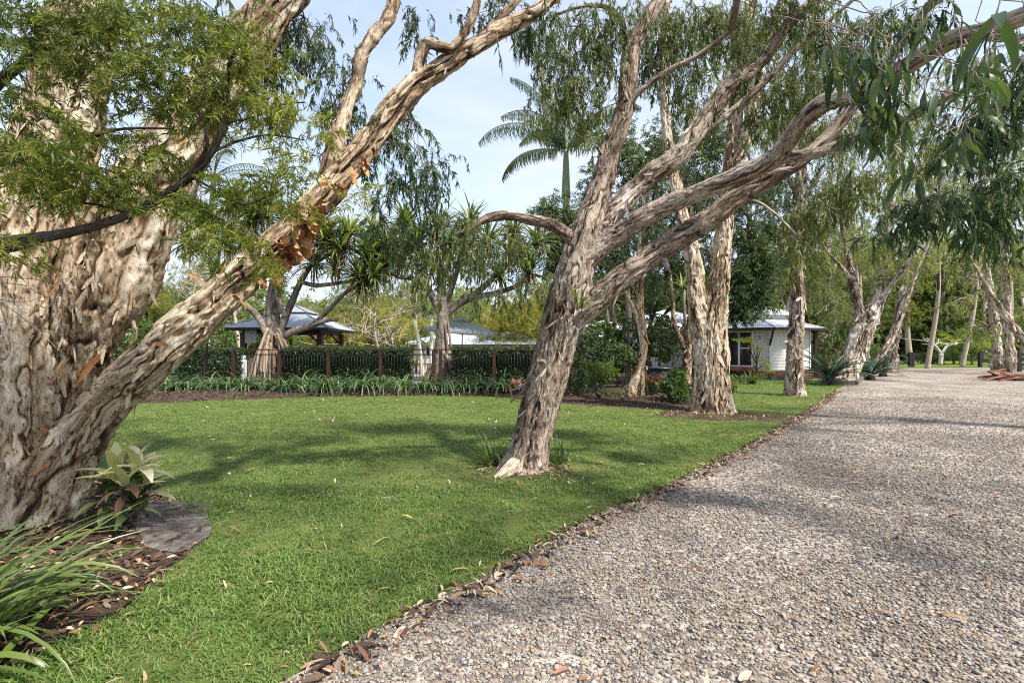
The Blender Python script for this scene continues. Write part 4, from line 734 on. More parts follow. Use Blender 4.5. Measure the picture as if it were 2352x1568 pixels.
crown(T9, 'mid', MAT['leaf_ever'], [(1545, 560, 17, 60, 60, 46), (1600, 470, 17, 60, 70, 50), (1560, 400, 17.2, 60, 60, 44), (1530, 650, 16.8, 40, 40, 26), (1620, 590, 17, 40, 50, 30)], n9, 31, MAT['bark_dark'], 1.1, tb=.5, br=.025, mul=2)

# ---- a paperbark across the driveway, its trunk outside the frame, its outer twigs hanging in at the right edge
T10, n10 = paperbark('paperbark_tree', 'paperbark foliage hanging in at the upper right edge from across the driveway', [
    [(3350, 1050, 6.8, 110), (3320, 700, 6.8, 90), (3280, 350, 6.9, 76), (3230, 0, 7, 60), (3160, -350, 7.2, 36)], [(3260, 200, 6.9, 50), (3050, 20, 7.2, 40), (2800, -60, 7.6, 28), (2560, 20, 8.2, 16), (2420, 130, 8.6, 8)], [(3240, 60, 7, 46), (3300, -400, 6, 36), (3500, -1100, 4.5, 24)]],
    'bark_grey', 560, .04, .03, 150, 0, (.06, .2), (.09, .3), .15)
crown(T10, 'mid', MAT['leaf_paper'], [(2370, 150, 8.6, 70, 80, 50), (2340, 300, 8.8, 60, 80, 44), (2440, 60, 8.2, 90, 80, 50), (2360, 420, 9, 50, 60, 30), W(8.4, 2.0, 6.8, 1.9, 110), W(10.2, 5.6, 6.8, 2.0, 110), W(7.0, .2, 7.0, 1.8, 90), W(11.6, 9.0, 7.2, 2.0, 90), W(9.4, 3.8, 7.6, 1.8, 90)], n10, 32, MAT['twig'], 1.2, tb=.55, br=.03)
# ------------------------------------------------------------------ pool terrace, fence, hedges
def xw(x, d): return (x - CX) / FPX * d
def zw(y, d): return CAM_H - (y - HY) / FPX * d
def gy(d): return HY + CAM_H * FPX / d
def boxmesh(name, size, mat, tone=.5):
    me = Geo().box((0, 0, 0), size, None, tone).mesh(name, smooth=False); me.materials.append(MAT[mat]); return me
rv = np.random.default_rng(3)
g = Geo(); g.box((-6.4, 27.0, .08), (16.5, 17.4, .20)); tag(obj('pool_terrace', g, m_ground('paving', [(.24, .22, .20), (.33, .30, .27), (.40, .37, .34)], 12, 1.5, .2), smooth=False), kind='structure')
dk = tag(obj('timber_deck', Geo().box((-7.5, 18.3, .07), (20, .5, .1)), MAT['timber_h'], smooth=False), kind='structure')
for k in range(3):
    for j in range(10): place('deck_board', boxmesh('deck_board', (1.985, .13, .03), 'timber_h', rv.random()) if j < 3 else bpy.data.meshes['deck_board'], dk, (-16.5 + j * 2, 17.98 + k * .137, .195), (0, 0, 0))
for j in range(7): place('deck_board', bpy.data.meshes['deck_board.001'], dk, (-16.0 + .3 * (j % 2), 17.0 + .137 * j, .17))
FY = 18.0
fence = thing('pool_fence', 'brown timber and black picket pool fence across the far lawn', 'fence', (-4, FY, .2))
PX = [473, 536, 642, 754, 874, 996, 1012, 1135, 1250]; FT = 1.45
pm = boxmesh('post', (.115, .115, FT - .20), 'timber'); pk = Geo().tube([(0, 0, -.5), (0, 0, .5)], .008, 6).mesh('picket'); pk.materials.append(MAT['black_metal'])
for x in PX: place('post', pm, fence, (xw(x, FY), FY, .2 + (FT - .2) / 2 - .006))
x0, x1 = xw(PX[0], FY), xw(PX[-1], FY)
for a, b in zip(PX[:-1], PX[1:]):
    A, B = xw(a, FY) + .0595, xw(b, FY) - .0595; c = (A + B) / 2
    if B - A < .2: continue
    gate = a == 473
    for z in (.32, FT - .16):
        place('metal_rail', boxmesh('metal_rail', (B - A, .03, .04), 'black_metal'), fence, (c, FY, z))
    nP = int((B - A) / .112); 
    for k in range(1, nP): place('picket', pk, fence, (A + (B - A) * k / nP, FY, (.32 + FT - .16) / 2), (0, 0, 0), (1, 1, FT - .48))
for a, b in [(473, 754), (754, 1012), (1012, 1250)]:
    place('top_rail', boxmesh('top_rail', (xw(b, FY) - xw(a, FY) - .004, .13, .045), 'timber'), fence, ((xw(a, FY) + xw(b, FY)) / 2, FY, FT + .022))
g = Geo(); g.box((xw(479, FY), FY - .09, 1.15), (.05, .05, 1.1)); g.box((xw(479, FY), FY - .13, 1.35), (.09, .06, .12)); obj('gate_latch', g, MAT['black_metal'], fence, False)
obj('gate_lock', Geo().box((xw(1004, FY), FY - .06, 1.38), (.05, .05, .14)), MAT['black_metal'], fence, False)
def hedge(x0, x1, y0, y1, z0, z1, label, dens=420, seed=1):
    r = np.random.default_rng(seed); base = ((x0 + x1) / 2, (y0 + y1) / 2, z0)
    t = thing('hedge', label, 'hedge', base, 'clipped hedges behind the pool fence'); lx, ly, lz = x1 - x0, y1 - y0, z1 - z0
    g = Geo(); g.tw = []; A = [(lx * lz, 0), (lx * ly, 1), (ly * lz, 2), (ly * lz, 3)]; pts = []
    for ar, f in A:
        n = int(ar * dens); u, v = r.random(n), r.random(n); j = np.abs(r.normal(0, .05, n)) - .03
        pts.append({0: np.column_stack([x0 + lx * u, y0 + j, z0 + lz * v]), 1: np.column_stack([x0 + lx * u, y0 + ly * v, z1 - j]), 2: np.column_stack([x0 + j, y0 + ly * u, z0 + lz * v]), 3: np.column_stack([x1 - j, y0 + ly * u, z0 + lz * v])}[f])
    p = np.vstack(pts); p += .03 * np.column_stack([vnoise(p * 3, 1), vnoise(p * 3, 2), vnoise(p * 3, 3)])
    put_sprays(g, p, 'hedge', r, 1.25, .45, .35); obj('foliage', g, MAT['leaf_hedge'], t, False)
    obj('dark_core', Geo().box(base + np.array((0, 0, lz / 2)), (lx - .16, ly - .16, lz - .1), None, .1), MAT['leaf_hedge'], t, False)  # solid box toned dark for the shade inside the hedge
    s = Geo()
    for k in range(int(lx / .35)):
        x = x0 + .2 + k * .35; b = np.array((x, (y0 + y1) / 2, z0))
        for q in range(7): s.tube(wiggle(r, b, b + np.array((r.normal(0, .12), r.normal(0, .15), lz * r.uniform(.6, .95))), 5, .1), np.linspace(.014, .005, 5), 4)
    obj('stems', s, MAT['bark_dark'], t)
hedge(xw(658, 18.6), xw(941, 18.6), 18.28, 18.95, .2, 1.53, 'long clipped hedge between the prop-rooted pandanus and the fence gap', seed=2)
hedge(xw(1043, 18.6), xw(1262, 18.6), 18.28, 18.95, .2, 1.52, 'dark clipped hedge right of the second pandanus below the umbrella', seed=3)
hedge(xw(395, 18.6), xw(535, 18.6), 18.9, 19.6, .2, 1.48, 'clipped hedge behind the pool gate left of the gazebo', 360, 4)
rl = thing('timber_railing', 'small red-brown timber railing seen through the gap in the hedge', 'railing', (xw(962, 24), 24, .18))
obj('top_rail', Geo().box((xw(962, 24), 24, .74), (1.5, .09, .05)), MAT['timber_pile'], rl, False); obj('bottom_rail', Geo().box((xw(962, 24), 24, .27), (1.5, .06, .06)), MAT['timber_pile'], rl, False)
bm_ = boxmesh('baluster', (.05, .05, .41), 'timber_pile')
for k in range(6): place('baluster', bm_, rl, (xw(962, 24) - .7 + .28 * k, 24, .507))
for k in (-.78, .78): place('post', boxmesh('post', (.08, .08, .66), 'timber_pile'), rl, (xw(962, 24) + k, 24, .51))

# ------------------------------------------------------------------ gazebo
def corrugated(g, a, b, c, d, pitch=.085, amp=.012, tone=.5):
    """sheet from eave a-b up to d-c, ribs running up the slope; a triangle when c == d"""
    a, b, c, d = (np.asarray(v, float) for v in (a, b, c, d)); L = np.linalg.norm(b - a); n = max(4, int(L / pitch) * 4)
    nrm = np.cross(b - a, (c + d) / 2 - (a + b) / 2); nrm /= np.linalg.norm(nrm)
    e = (b - a) / L; dl, dr = (d - a) @ e, (c - a) @ e; up = ((d - a) - e * dl); H = up
    x = np.linspace(0, L, n + 1); hmax = np.where(x < dl, x / max(dl, 1e-6), np.where(x > dr, (L - x) / max(L - dr, 1e-6), 1)); hmax = np.clip(hmax, 0, 1)
    w = nrm * (amp * np.sin(x / pitch * 2 * np.pi))[:, None]
    V = np.vstack([a + e * x[:, None] + w, a + e * x[:, None] + H * hmax[:, None] + w]); i = np.arange(n)
    g.add(V, np.stack([i, i + 1, i + n + 2, i + n + 1], -1), tone)
gc = np.array((-10.17, 22.76)); gz = thing('gazebo', 'dark timber gazebo with a corrugated grey hip roof beyond the fence', 'gazebo', (*gc, .18))
def ring(c, h, z, rot=0, n=4):
    return [np.array((c[0] + h * math.cos(rot + 2 * math.pi * k / n), c[1] + h * math.sin(rot + 2 * math.pi * k / n), z)) for k in range(n)]
def hip_roof(c, h0, z0, h1, z1, n, rot, pitch=.085, amp=.012):
    g = Geo(); A, B = ring(c, h0, z0, rot, n), ring(c, h1, z1, rot, n)
    for k in range(n):
        j = (k + 1) % n; corrugated(g, A[k], A[j], B[j], B[k], pitch, amp)
    return g
q = math.sqrt(2)
rf = obj('roof', hip_roof(gc, 2.18 * q, 2.40, .62 * q, 3.13, 4, math.pi / 4 + .06), MAT['roof_grey'], gz, False)
obj('upper_roof', hip_roof(gc, .78 * q, 3.17, .02, 3.5, 4, math.pi / 4 + .06), MAT['roof_grey'], rf, False)
g = Geo()
A = ring(gc, 2.18 * q, 2.40, math.pi / 4 + .06); Bq = ring(gc, .62 * q, 3.13, math.pi / 4 + .06); B3 = ring(gc, .02, 3.5, math.pi / 4 + .06); A3 = ring(gc, .78 * q, 3.17, math.pi / 4 + .06)
for a, b in list(zip(A, Bq)) + list(zip(A3, B3)): g.tube([a + np.array((0, 0, .02)), b + np.array((0, 0, .02))], .035, 6)
obj('ridge_cap', g, MAT['roof_grey'], rf)
Ci = ring(gc, 1.62 * q, 2.30, math.pi / 4 + .06); A_ = ring(gc, 2.14 * q, 2.36, math.pi / 4 + .06)
for a, b in zip(Ci, Ci[1:] + Ci[:1]):
    obj('beam', Geo().bar(a, b, .08, .24), MAT['timber'], gz, False)
for a, b in zip(A_, A_[1:] + A_[:1]): obj('fascia', Geo().bar(a, b, .03, .12), MAT['black_metal'], gz, False)
for k in range(4):
    obj('post', Geo().box((Ci[k][0], Ci[k][1], 1.19), (.2, .2, 2.02)), MAT['timber'], gz, False)
    for j in (k - 1, (k + 1) % 4):
        d_ = (Ci[j] - Ci[k]) / np.linalg.norm(Ci[j] - Ci[k]); obj('brace', Geo().bar(Ci[k] + np.array((0, 0, -.5)) + d_ * .1, Ci[k] + d_ * .52 - np.array((0, 0, .1)), .07), MAT['timber'], gz, False)
sg = solo('notice_board', Geo().box((xw(576, 20.9), 20.9, zw(767, 20.9)), (.5, .03, .78)), MAT['sign'], 'weathered grey notice board hanging from the gazebo beam', 'sign', smooth=False)
cy = thing('gas_cylinder', 'pale grey gas cylinder standing behind the pool fence', 'gas cylinder', (xw(558, 19.3), 19.3, .18))
obj('body', Geo().lathe([(0, .03), (.14, .03), (.155, .1), (.155, .75), (.13, .88), (.05, .94), (0, .95)], (xw(558, 19.3), 19.3, .18)), MAT['steel'], cy)
obj('collar', Geo().lathe([(.1, .92), (.1, 1.06), (.09, 1.06), (.09, .92)], (xw(558, 19.3), 19.3, .18)), MAT['steel'], cy); obj('valve', Geo().lathe([(0, .95), (.025, .95), (.025, 1.03), (0, 1.03)], (xw(558, 19.3), 19.3, .18), 8), MAT['plastic_black'], cy)

# ------------------------------------------------------------------ market umbrella
um = thing('market_umbrella', 'blue-grey canvas market umbrella open above the hedge', 'umbrella', (xw(1060, 21), 21, .18))
ub = np.array((xw(1060, 21), 21, .18)); tilt = Matrix.Rotation(R(4), 3, 'Y'); U = lambda p: np.array(tilt @ Vector(p)) + ub + np.array((0, 0, 2.02))
g = Geo(); n = 8; top = U((0, 0, .60)); mid = []
def canopy(r0, z0, r1, z1, sag):
    V, F = [], []
    rows = 5; cols = n * 4
    for i in range(rows):
        t = i / (rows - 1); rr = r0 + (r1 - r0) * t; zz = z0 + (z1 - z0) * t
        for j in range(cols):
            a = 2 * math.pi * (j + 2) / cols; ph = (j % 4) / 4; k = math.cos(math.pi / n) / math.cos((ph - .5) * 2 * math.pi / n)
            V.append(U((rr * k * math.cos(a), rr * k * math.sin(a), zz - sag * math.sin(ph * math.pi) * rr)))
    for i in range(rows - 1):
        for j in range(cols): F.append((i * cols + j, i * cols + (j + 1) % cols, (i + 1) * cols + (j + 1) % cols, (i + 1) * cols + j))
    return Geo().add(V, np.array(F))
cn = obj('canopy', canopy(.34, .50, 1.66, .06, .03), MAT['umbrella'], um); obj('valance', canopy(1.66, .06, 1.665, -.03, .02), MAT['umbrella'], cn); obj('vent_cap', canopy(.02, .68, .52, .50, .05), MAT['umbrella'], cn)
obj('pole', Geo().tube([ub, U((0, 0, .7))], .025, 10), MAT['timber_post'], um); obj('finial', Geo().tube([U((0, 0, .68)), U((0, 0, .76))], [.03, .015], 8), MAT['plastic_black'], um)
for k in range(n):
    a = 2 * math.pi * (k + .5) / n; obj('rib', Geo().bar(U((0, 0, .45)), U((1.6 * math.cos(a), 1.6 * math.sin(a), .04)), .018), MAT['timber_post'], um, False)
obj('base', Geo().lathe([(0, 0), (.3, 0), (.3, .06), (.06, .1), (.04, .3), (0, .3)], ub), MAT['plastic_black'], um)

# ------------------------------------------------------------------ the octagonal pavilions and the far house
def pavilion(label, c, rot, Rw, Re, zs, window=None, post=None, boards=True, lod=1):
    """zs: floor, wall top, eave, band bottom, band top, apex"""
    zf, zt, ze, zb0, zb1, za = zs; t = thing('pavilion', label, 'pavilion', (c[0], c[1], 0)); n = 8
    W0 = ring(c, Rw, 0, rot, n); wall = obj('wall', Geo(), MAT['white'], t) if False else None
    core = Geo(); A, B = ring(c, Rw - .14, zf, rot, n), ring(c, Rw - .14, zt, rot, n)
    core.add(np.array(A + B), np.array([(k, (k + 1) % n, n + (k + 1) % n, n + k) for k in range(n)])); wl_ = obj('wall', core, MAT['white'], t, False)
    bm = {}
    for k in range(n):
        a, b = W0[k], W0[(k + 1) % n]; mid_ = (a + b) / 2; nr = mid_[:2] - np.array(c); nr /= np.linalg.norm(nr)
        if nr @ (-mid_[:2]) < 0: continue
        e = (b - a) / np.linalg.norm(b - a); L = np.linalg.norm(b - a); ang = math.atan2(e[1], e[0]); spans = [(0, L)]
        if window and k == window[0]: spans = [(0, window[1]), (window[2], L)] if window[1] > .05 else [(window[2], L)]
        nb_ = int((zt - zf) / .155)
        for s0, s1 in spans:
            key = round(s1 - s0, 3)
            if key not in bm: bm[key] = boxmesh('weatherboard', (s1 - s0 - .01, .022, .15), 'white')
            for j in range(nb_):
                p = a + e * (s0 + s1) / 2 + np.array((*(-nr * .022), zf + .08 + j * .155))
                place('weatherboard', bm[key], wl_, p, (R(-4) * 1, 0, ang))
        place('corner_trim', boxmesh('corner_trim', (.07, .07, zt - zf), 'trim'), wl_, (b[0], b[1], (zf + zt) / 2), (0, 0, ang))
        if window and k == window[0]:
            s0, s1, z0, z1 = window[1:]; o_ = np.array((*(nr * -.03), 0)); m0 = a + e * s0 + o_; m1 = a + e * s1 + o_
            w_ = obj('window', Geo().bar(m0 + (0, 0, z0), m1 + (0, 0, z0), .09, .06).bar(m0 + (0, 0, z1), m1 + (0, 0, z1), .09, .06), MAT['trim'], t, False)
            for f in (0, .52, 1): obj('frame', Geo().bar(m0 + (m1 - m0) * f + (0, 0, z0 + .032), m0 + (m1 - m0) * f + (0, 0, z1 - .032), .07), MAT['trim'], w_, False)
            obj('transom', Geo().bar(m0 + (m1 - m0) * .53 + (0, 0, z0 + (z1 - z0) * .52), m1 - e * .04 + (0, 0, z0 + (z1 - z0) * .52), .05), MAT['trim'], w_, False)
            for f0, f1 in ((.02, .50), (.54, .98)): obj('pane', Geo().add([m0 + (m1 - m0) * f0 + (0, 0, z0), m0 + (m1 - m0) * f1 + (0, 0, z0), m0 + (m1 - m0) * f1 + (0, 0, z1), m0 + (m1 - m0) * f0 + (0, 0, z1)], np.array([(0, 1, 2, 3)])), MAT['glass'], w_, False)
            dz_ = np.array((*(nr * .28), z0 - .14)); obj('sill', Geo().bar(m0 + dz_, m1 + dz_ + e * .08, .6, .2), MAT['timber_pile'], t, False)
            vt = np.array((*(nr * .04), 0)) + a + e * (s1 + (L - s1) * .45); vx = obj('wall_vent', Geo().box(vt + (0, 0, zt - .42), (.22, .1, .26), Matrix.Rotation(ang, 3, 'Z')), MAT['trim'], t, False)
            obj('louvre', Geo().box(vt + np.array((*(nr * .05), zt - .42)), (.14, .02, .18), Matrix.Rotation(ang, 3, 'Z')), MAT['glass'], vx, False)
        for j in range(3): place('skirting_board', boxmesh('skirting_board', (L + .3, .03, .11), 'timber_h'), t, (mid_[0] + nr[0] * .12, mid_[1] + nr[1] * .12, .07 + j * .122), (0, 0, ang))
        o1 = a + np.array((*(nr * .05), zt - .75)); e1 = np.array(ring(c, Re - .18, ze - .05, rot, n)[k])
        obj('brace', Geo().bar(a + np.array((*((a[:2] - np.array(c)) / Rw * .03), zt - .8)), e1, .07), MAT['timber'], t, False)
    E = ring(c, Re, ze, rot, n); rf_ = obj('roof', hip_roof(c, Re, ze, Rw * .68, zb0, n, rot, .1, .012), MAT['roof_light'], t, False)
    for k in range(n):
        obj('fascia', Geo().bar(E[k] - np.array((0, 0, .06)), E[(k + 1) % n] - np.array((0, 0, .06)), .04, .13), MAT['timber'], t, False)
    S = ring(c, Re - .08, ze - .03, rot, n); S2 = ring(c, Rw - .1, zt + .0, rot, n)
    obj('eave_lining', Geo().add(np.array(S + S2), np.array([(k, n + k, n + (k + 1) % n, (k + 1) % n) for k in range(n)])), MAT['trim'], t, False)
    Bd = Geo(); a_, b_ = ring(c, Rw * .66, zb0 - .05, rot, n), ring(c, Rw * .66, zb1, rot, n); Bd.add(np.array(a_ + b_), np.array([(k, (k + 1) % n, n + (k + 1) % n, n + k) for k in range(n)])); lt = obj('lantern_wall', Bd, MAT['white'], t, False)
    g_ = ring(c, Rw * .66 + .22, zb1 - .03, rot, n)
    for k in range(n): obj('gutter', Geo().bar(g_[k], g_[(k + 1) % n], .1, .11), MAT['roof_light'], lt, False)
    up_ = obj('upper_roof', hip_roof(c, Rw * .66 + .24, zb1 + .03, .05, za, n, rot, .1, .01), MAT['roof_light'], t, False)
    rg = Geo()
    for a, b in list(zip(E, ring(c, Rw * .68, zb0, rot, n))) + list(zip(ring(c, Rw * .66 + .24, zb1 + .03, rot, n), ring(c, .05, za, rot, n))): rg.tube([a + np.array((0, 0, .02)), b + np.array((0, 0, .02))], .03, 5)
    obj('ridge_cap', rg, MAT['roof_light'], up_)
    if post is not None:
        obj('post', Geo().box((*post, ze / 2 + .0), (.16, .16, ze - .1)), MAT['timber'], t, False)
        inn = np.array((*c, 0)); dv = (np.array((*post, 0)) - inn); dv /= np.linalg.norm(dv)
        obj('post_brace', Geo().bar(np.array((*post, ze - .8)), np.array((*post, ze - .12)) - dv * .8, .08), MAT['timber'], t, False); obj('tie_beam', Geo().bar(np.array((*post, ze - .14)), np.array((*post, ze - .14)) - dv * 1.2, .09, .16), MAT['timber'], t, False)
    return t
cD = (13.1, 27.4); rotD = math.atan2(24 - 27.4, 12.8 - 13.1)          # a corner of the octagon points at the lawn
pavilion('cream weatherboard pavilion with a large window and timber post, nearest the driveway', cD, rotD, 3.4, 4.02, (.42, 2.47, 2.53, 3.02, 3.34, 4.15), (7, .55, 1.82, .62, 2.35), (15.55, 24.75))
pavilion('cream pavilion half hidden behind the twin-stemmed paperbark and bed shrubs', (10.2, 32), rotD + .2, 2.9, 3.5, (.35, 2.6, 2.7, 3.1, 3.4, 4.0))
pavilion('white-roofed pavilion glimpsed behind the leaning trunk and palm stems', (7.0, 36.5), rotD + .1, 2.9, 3.5, (.3, 2.2, 2.3, 2.75, 3.0, 3.55))
hs = thing('house', 'long low house with a pale steel roof far behind the umbrella', 'house', (-3, 45, 0))
obj('wall', Geo().box((-3.2, 46.5, 1.0), (11.5, 5, 2.1)), MAT['white'], hs, False)
g = Geo(); ea = [np.array(p) for p in [(-9.6, 43.4, 2.0), (3.2, 43.4, 2.0), (3.2, 49.6, 2.0), (-9.6, 49.6, 2.0)]]; rd = [np.array((-6.3, 46.5, 3.05)), np.array((0, 46.5, 3.05))]
corrugated(g, ea[0], ea[1], rd[1], rd[0], .2, .02); corrugated(g, ea[1], ea[2], rd[1], rd[1], .2, .02); corrugated(g, ea[2], ea[3], rd[0], rd[1], .2, .02); corrugated(g, ea[3], ea[0], rd[0], rd[0], .2, .02); obj('roof', g, MAT['roof_light'], hs, False)
obj('fascia', Geo().bar(ea[0] - (0, 0, .08), ea[1] - (0, 0, .08), .05, .16), MAT['trim'], hs, False)
for k in range(7):
    x = -8 + k * 1.6; wn_ = obj('window', Geo().box((x, 43.97, 1.25), (1.1, .06, 1.0)), MAT['trim'], hs, False); obj('pane', Geo().box((x, 43.935, 1.25), (.95, .02, .85)), MAT['glass'], wn_, False)

# ------------------------------------------------------------------ gate, edging, offcuts, post with tap, pot
GY = 39.0
gt = thing('farm_gate', 'open black timber gate with a diagonal brace at the far end of the driveway', 'gate', (xw(2070, GY), GY, 0))
gp = [xw(2090, GY), xw(2096, GY), xw(2022, GY)]
for x in gp[:2]: obj('post', Geo().box((x, GY, .58), (.19, .19, 1.2)), MAT['gate_black'], gt, False)
for y in (816, 823, 834): obj('rail', Geo().bar((gp[2], GY + .05, zw(y, GY)), (gp[0] - .1, GY + .05, zw(y, GY)), .05, .14 if y != 823 else .1), MAT['gate_black'], gt, False) if y != 823 else None
obj('brace', Geo().bar((gp[2] + .5, GY + .09, zw(818, GY)), (gp[0] - .15, GY + .09, zw(833, GY)), .04, .12), MAT['gate_black'], gt, False); obj('stile', Geo().box((gp[2], GY + .05, .75), (.1, .06, 1.0)), MAT['gate_black'], gt, False)
gr = thing('gate_post', 'black timber gate post with a short rail on the right of the driveway end', 'gate post', (xw(2251, GY), GY - 1, 0))
obj('post', Geo().box((xw(2251, 38), 38, .55), (.19, .19, 1.2)), MAT['gate_black'], gr, False); obj('rail', Geo().bar((xw(2251, 38), 38.12, .45), (xw(2274, 38), 38.12, .45), .05, .2), MAT['gate_black'], gr, False)
br_ = thing('rail_fence', 'black rail fence and post at the far right edge behind the offcuts', 'fence', (xw(2345, 31), 31, 0))
for x in (2339, 2375): obj('post', Geo().box((xw(x, 31), 31, .62), (.22, .22, 1.3)), MAT['gate_black'], br_, False)
for z in (.45, .8, 1.1): obj('rail', Geo().bar((xw(2339, 31), 31.14, z), (xw(2420, 31), 31.14, z), .05, .18), MAT['gate_black'], br_, False)
for x0_, y0_, x1_, y1_, lb in [(1882, 882, 1962, 884, 'long weathered timber sleeper edging the leaning paperbark base'), (1964, 884, 1985, 866, 'short weathered timber sleeper at the driveway side of the leaning paperbark')]:
    a, b = G(x0_, y0_), G(x1_, y1_); solo('timber_sleeper', Geo().bar((*a, .085), (*b, .085), .2, .17), MAT['timber_grey'], lb, 'sleeper', smooth=False)
for k, (x0_, x1_) in enumerate([(1700, 1768), (1770, 1856)]):
    a, b = (xw(x0_, 23.4 if k == 0 else 23.1), 23.5 if k == 0 else 23.2), (xw(x1_, 23.3), 23.3 if k == 0 else 23.9)
    solo('timber_sleeper', Geo().bar((*a, .09), (*b, .09), .12, .18), MAT['timber_grey'], ['weathered sleeper edging the pebbles below the pavilion window', 'weathered sleeper along the foot of the pavilion wall'][k], 'sleeper', smooth=False)
rp_ = np.random.default_rng(44); c0 = G(2330, 872)
for k in range(46):
    a = rp_.normal(.2, .35); L = rp_.uniform(.7, 2.2); h = .03 + .44 * (k / 46) * max(.15, 1 - abs(rp_.normal(0, .4))); p = np.array((c0[0] + rp_.normal(.25, .75), c0[1] + rp_.normal(0, .55), h)); d = np.array((math.cos(a), math.sin(a) * .6, rp_.normal(0, .09))) * L / 2
    if k == 0: p = np.array((c0[0] - .75, c0[1] - .5, .12)); d = np.array((.85, -.25, -.05)); 
    if k == 1: p = np.array((c0[0] - .6, c0[1] - .2, .10)); d = np.array((.9, .05, .03))
    p[2] = max(p[2], abs(d[2]) + .025)
    solo('timber_offcut', Geo().bar(p - d, p + d, rp_.uniform(.09, .22), .028, rp_.random()), MAT['timber_pile'], {0: 'wide flat hardwood offcut jutting out at the left end of the heap', 1: 'flat hardwood offcut just behind the leftmost one of the heap'}.get(k, 'reddish hardwood offcut jumbled in the body of the driveway heap'), 'board', 'hardwood offcuts heaped beside the driveway', False)
tp = thing('tap_post', 'treated pine post carrying a black pipe and garden tap in the bed', 'tap post', (xw(1476, 14.3), 14.3, .02)); tb_ = np.array((xw(1476, 14.3), 14.3, 0))
obj('post', Geo().box(tb_ + (0, 0, .46), (.115, .115, .94)), MAT['timber_post'], tp, False); obj('pipe', Geo().tube([tb_ + (.095, -.02, .0), tb_ + (.095, -.02, .86)], .022, 8), MAT['plastic_black'], tp)
obj('tap', Geo().tube([tb_ + (.095, -.02, .86), tb_ + (.095, -.02, .95), tb_ + (.1, -.1, .95), tb_ + (.1, -.14, .9)], .014, 6).box(tb_ + (.095, -.02, .99), (.09, .02, .02)), MAT['steel'], tp)
vb = thing('valve_box', 'green plastic valve box lid beside the tap post', 'valve box', (*G(1504, 913), .02)); vc = np.array((*G(1504, 911), 0))
obj('body', Geo().lathe([(.2, -.02), (.2, .11), (0, .11)], vc, 20), MAT['plastic_black'], vb); obj('lid', Geo().lathe([(.215, .10), (.215, .13), (.19, .145), (0, .15)], vc, 20), MAT['plastic_green'], vb)
pt = thing('garden_pot', 'large black glazed pot behind the red-flowering shrub', 'pot', (xw(1515, 15.2), 15.2, .05)); pc = np.array((xw(1515, 15.2), 15.2, .05))
obj('body', Geo().lathe([(.0, 0), (.22, 0), (.36, .22), (.42, .48), (.38, .68), (.33, .76), (.35, .80), (.42, .84), (.42, .88), (.36, .89), (.34, .84), (.0, .80)], pc, 28), MAT['pot'], pt)
# ------------------------------------------------------------------ pandanus, palms, cycads, strap-leaved plants
def rosette(c, r, n, L, W, up=np.array((0, 0, 1.)), elmin=-.5, droop=(.5, 1.6), g=None, tone=None):
    el = r.uniform(elmin, 1.45, n); return strap_geo(np.asarray(c) + r.normal(0, .03, (n, 3)), r.uniform(0, 6.283, n), el, L * r.uniform(.7, 1.15, n), W, r.uniform(*droop, n), 4, (1, .06), .35, tone=r.random(n) if tone is None else tone, g=g)
def pandanus(label, base, stem, arms, heads, roots, seed, ring_m='bark_ring', L=1.35):
    r = np.random.default_rng(seed); t = thing('pandanus_tree', label, 'tree', base)
    g = Geo(); bark_tube(g, px_path(stem), .03, .008, seed, (.2, .1), 0, .05, .004); obj('trunk', g, MAT[ring_m], t)
    for k, a in enumerate(arms):
        g = Geo(); bark_tube(g, px_path(a), .03, .006, seed + k, (.2, .1), 0, .05, .004); obj('limb', g, MAT[ring_m], t)
    for x0, y0, x1, y1, d, dy, w in roots:
        a = P(x0, y0, d); b = P(x1, y1, d + dy); b2 = b.copy(); b2[2] = max(b[2], .15)
        m_ = a + (b2 - a) * .5 + np.array((0, 0, .12 * np.linalg.norm(b2 - a))) * (1 if abs(x1 - x0) > 15 else .2)
        s = spline([a, m_, b2], .12); obj('prop_root', Geo().tube(s, np.linspace(w * .85, w, len(s)), 7, r.random()), MAT['root'], t)
    dg = Geo()
    for x, y, d, s in heads:
        c = P(x, y, d); obj('leaf_rosette', rosette(c, r, int(88 * s), L * s, .1, elmin=-.15, droop=(.25, 1.25), g=None), MAT['leaf_pand'], t, False)
        nd_ = int(34 * s); strap_geo(c + r.normal(0, .1, (nd_, 3)), r.uniform(0, 6.283, nd_), r.uniform(-1.2, -.2, nd_), L * s * r.uniform(.5, .95, nd_), .05, r.uniform(.4, 1.1, nd_), 4, (1, .1), .4, g=dg, tone=r.random(nd_))
    obj('dead_leaf_skirt', dg, MAT['leaf_dead'], t, False, kind='stuff')
    return t
rr_ = np.random.default_rng(70)
def root_set(cx, ytop, ybot, wtop, wbot, d, n, r):
    out = []
    for k in range(n):
        f = r.uniform(-1, 1); y0 = ytop + (ybot - ytop) * r.uniform(0, .5) * (1 - .3 * abs(f)); out.append((cx + f * wtop * (1 + (y0 - ytop) / 90), y0, cx + f * wbot + r.normal(0, 3), ybot + r.uniform(-2, 12), d + r.uniform(-.3, .3) * (1), r.uniform(-.35, .3) * wbot / 45, r.uniform(.05, .09)))
    return out
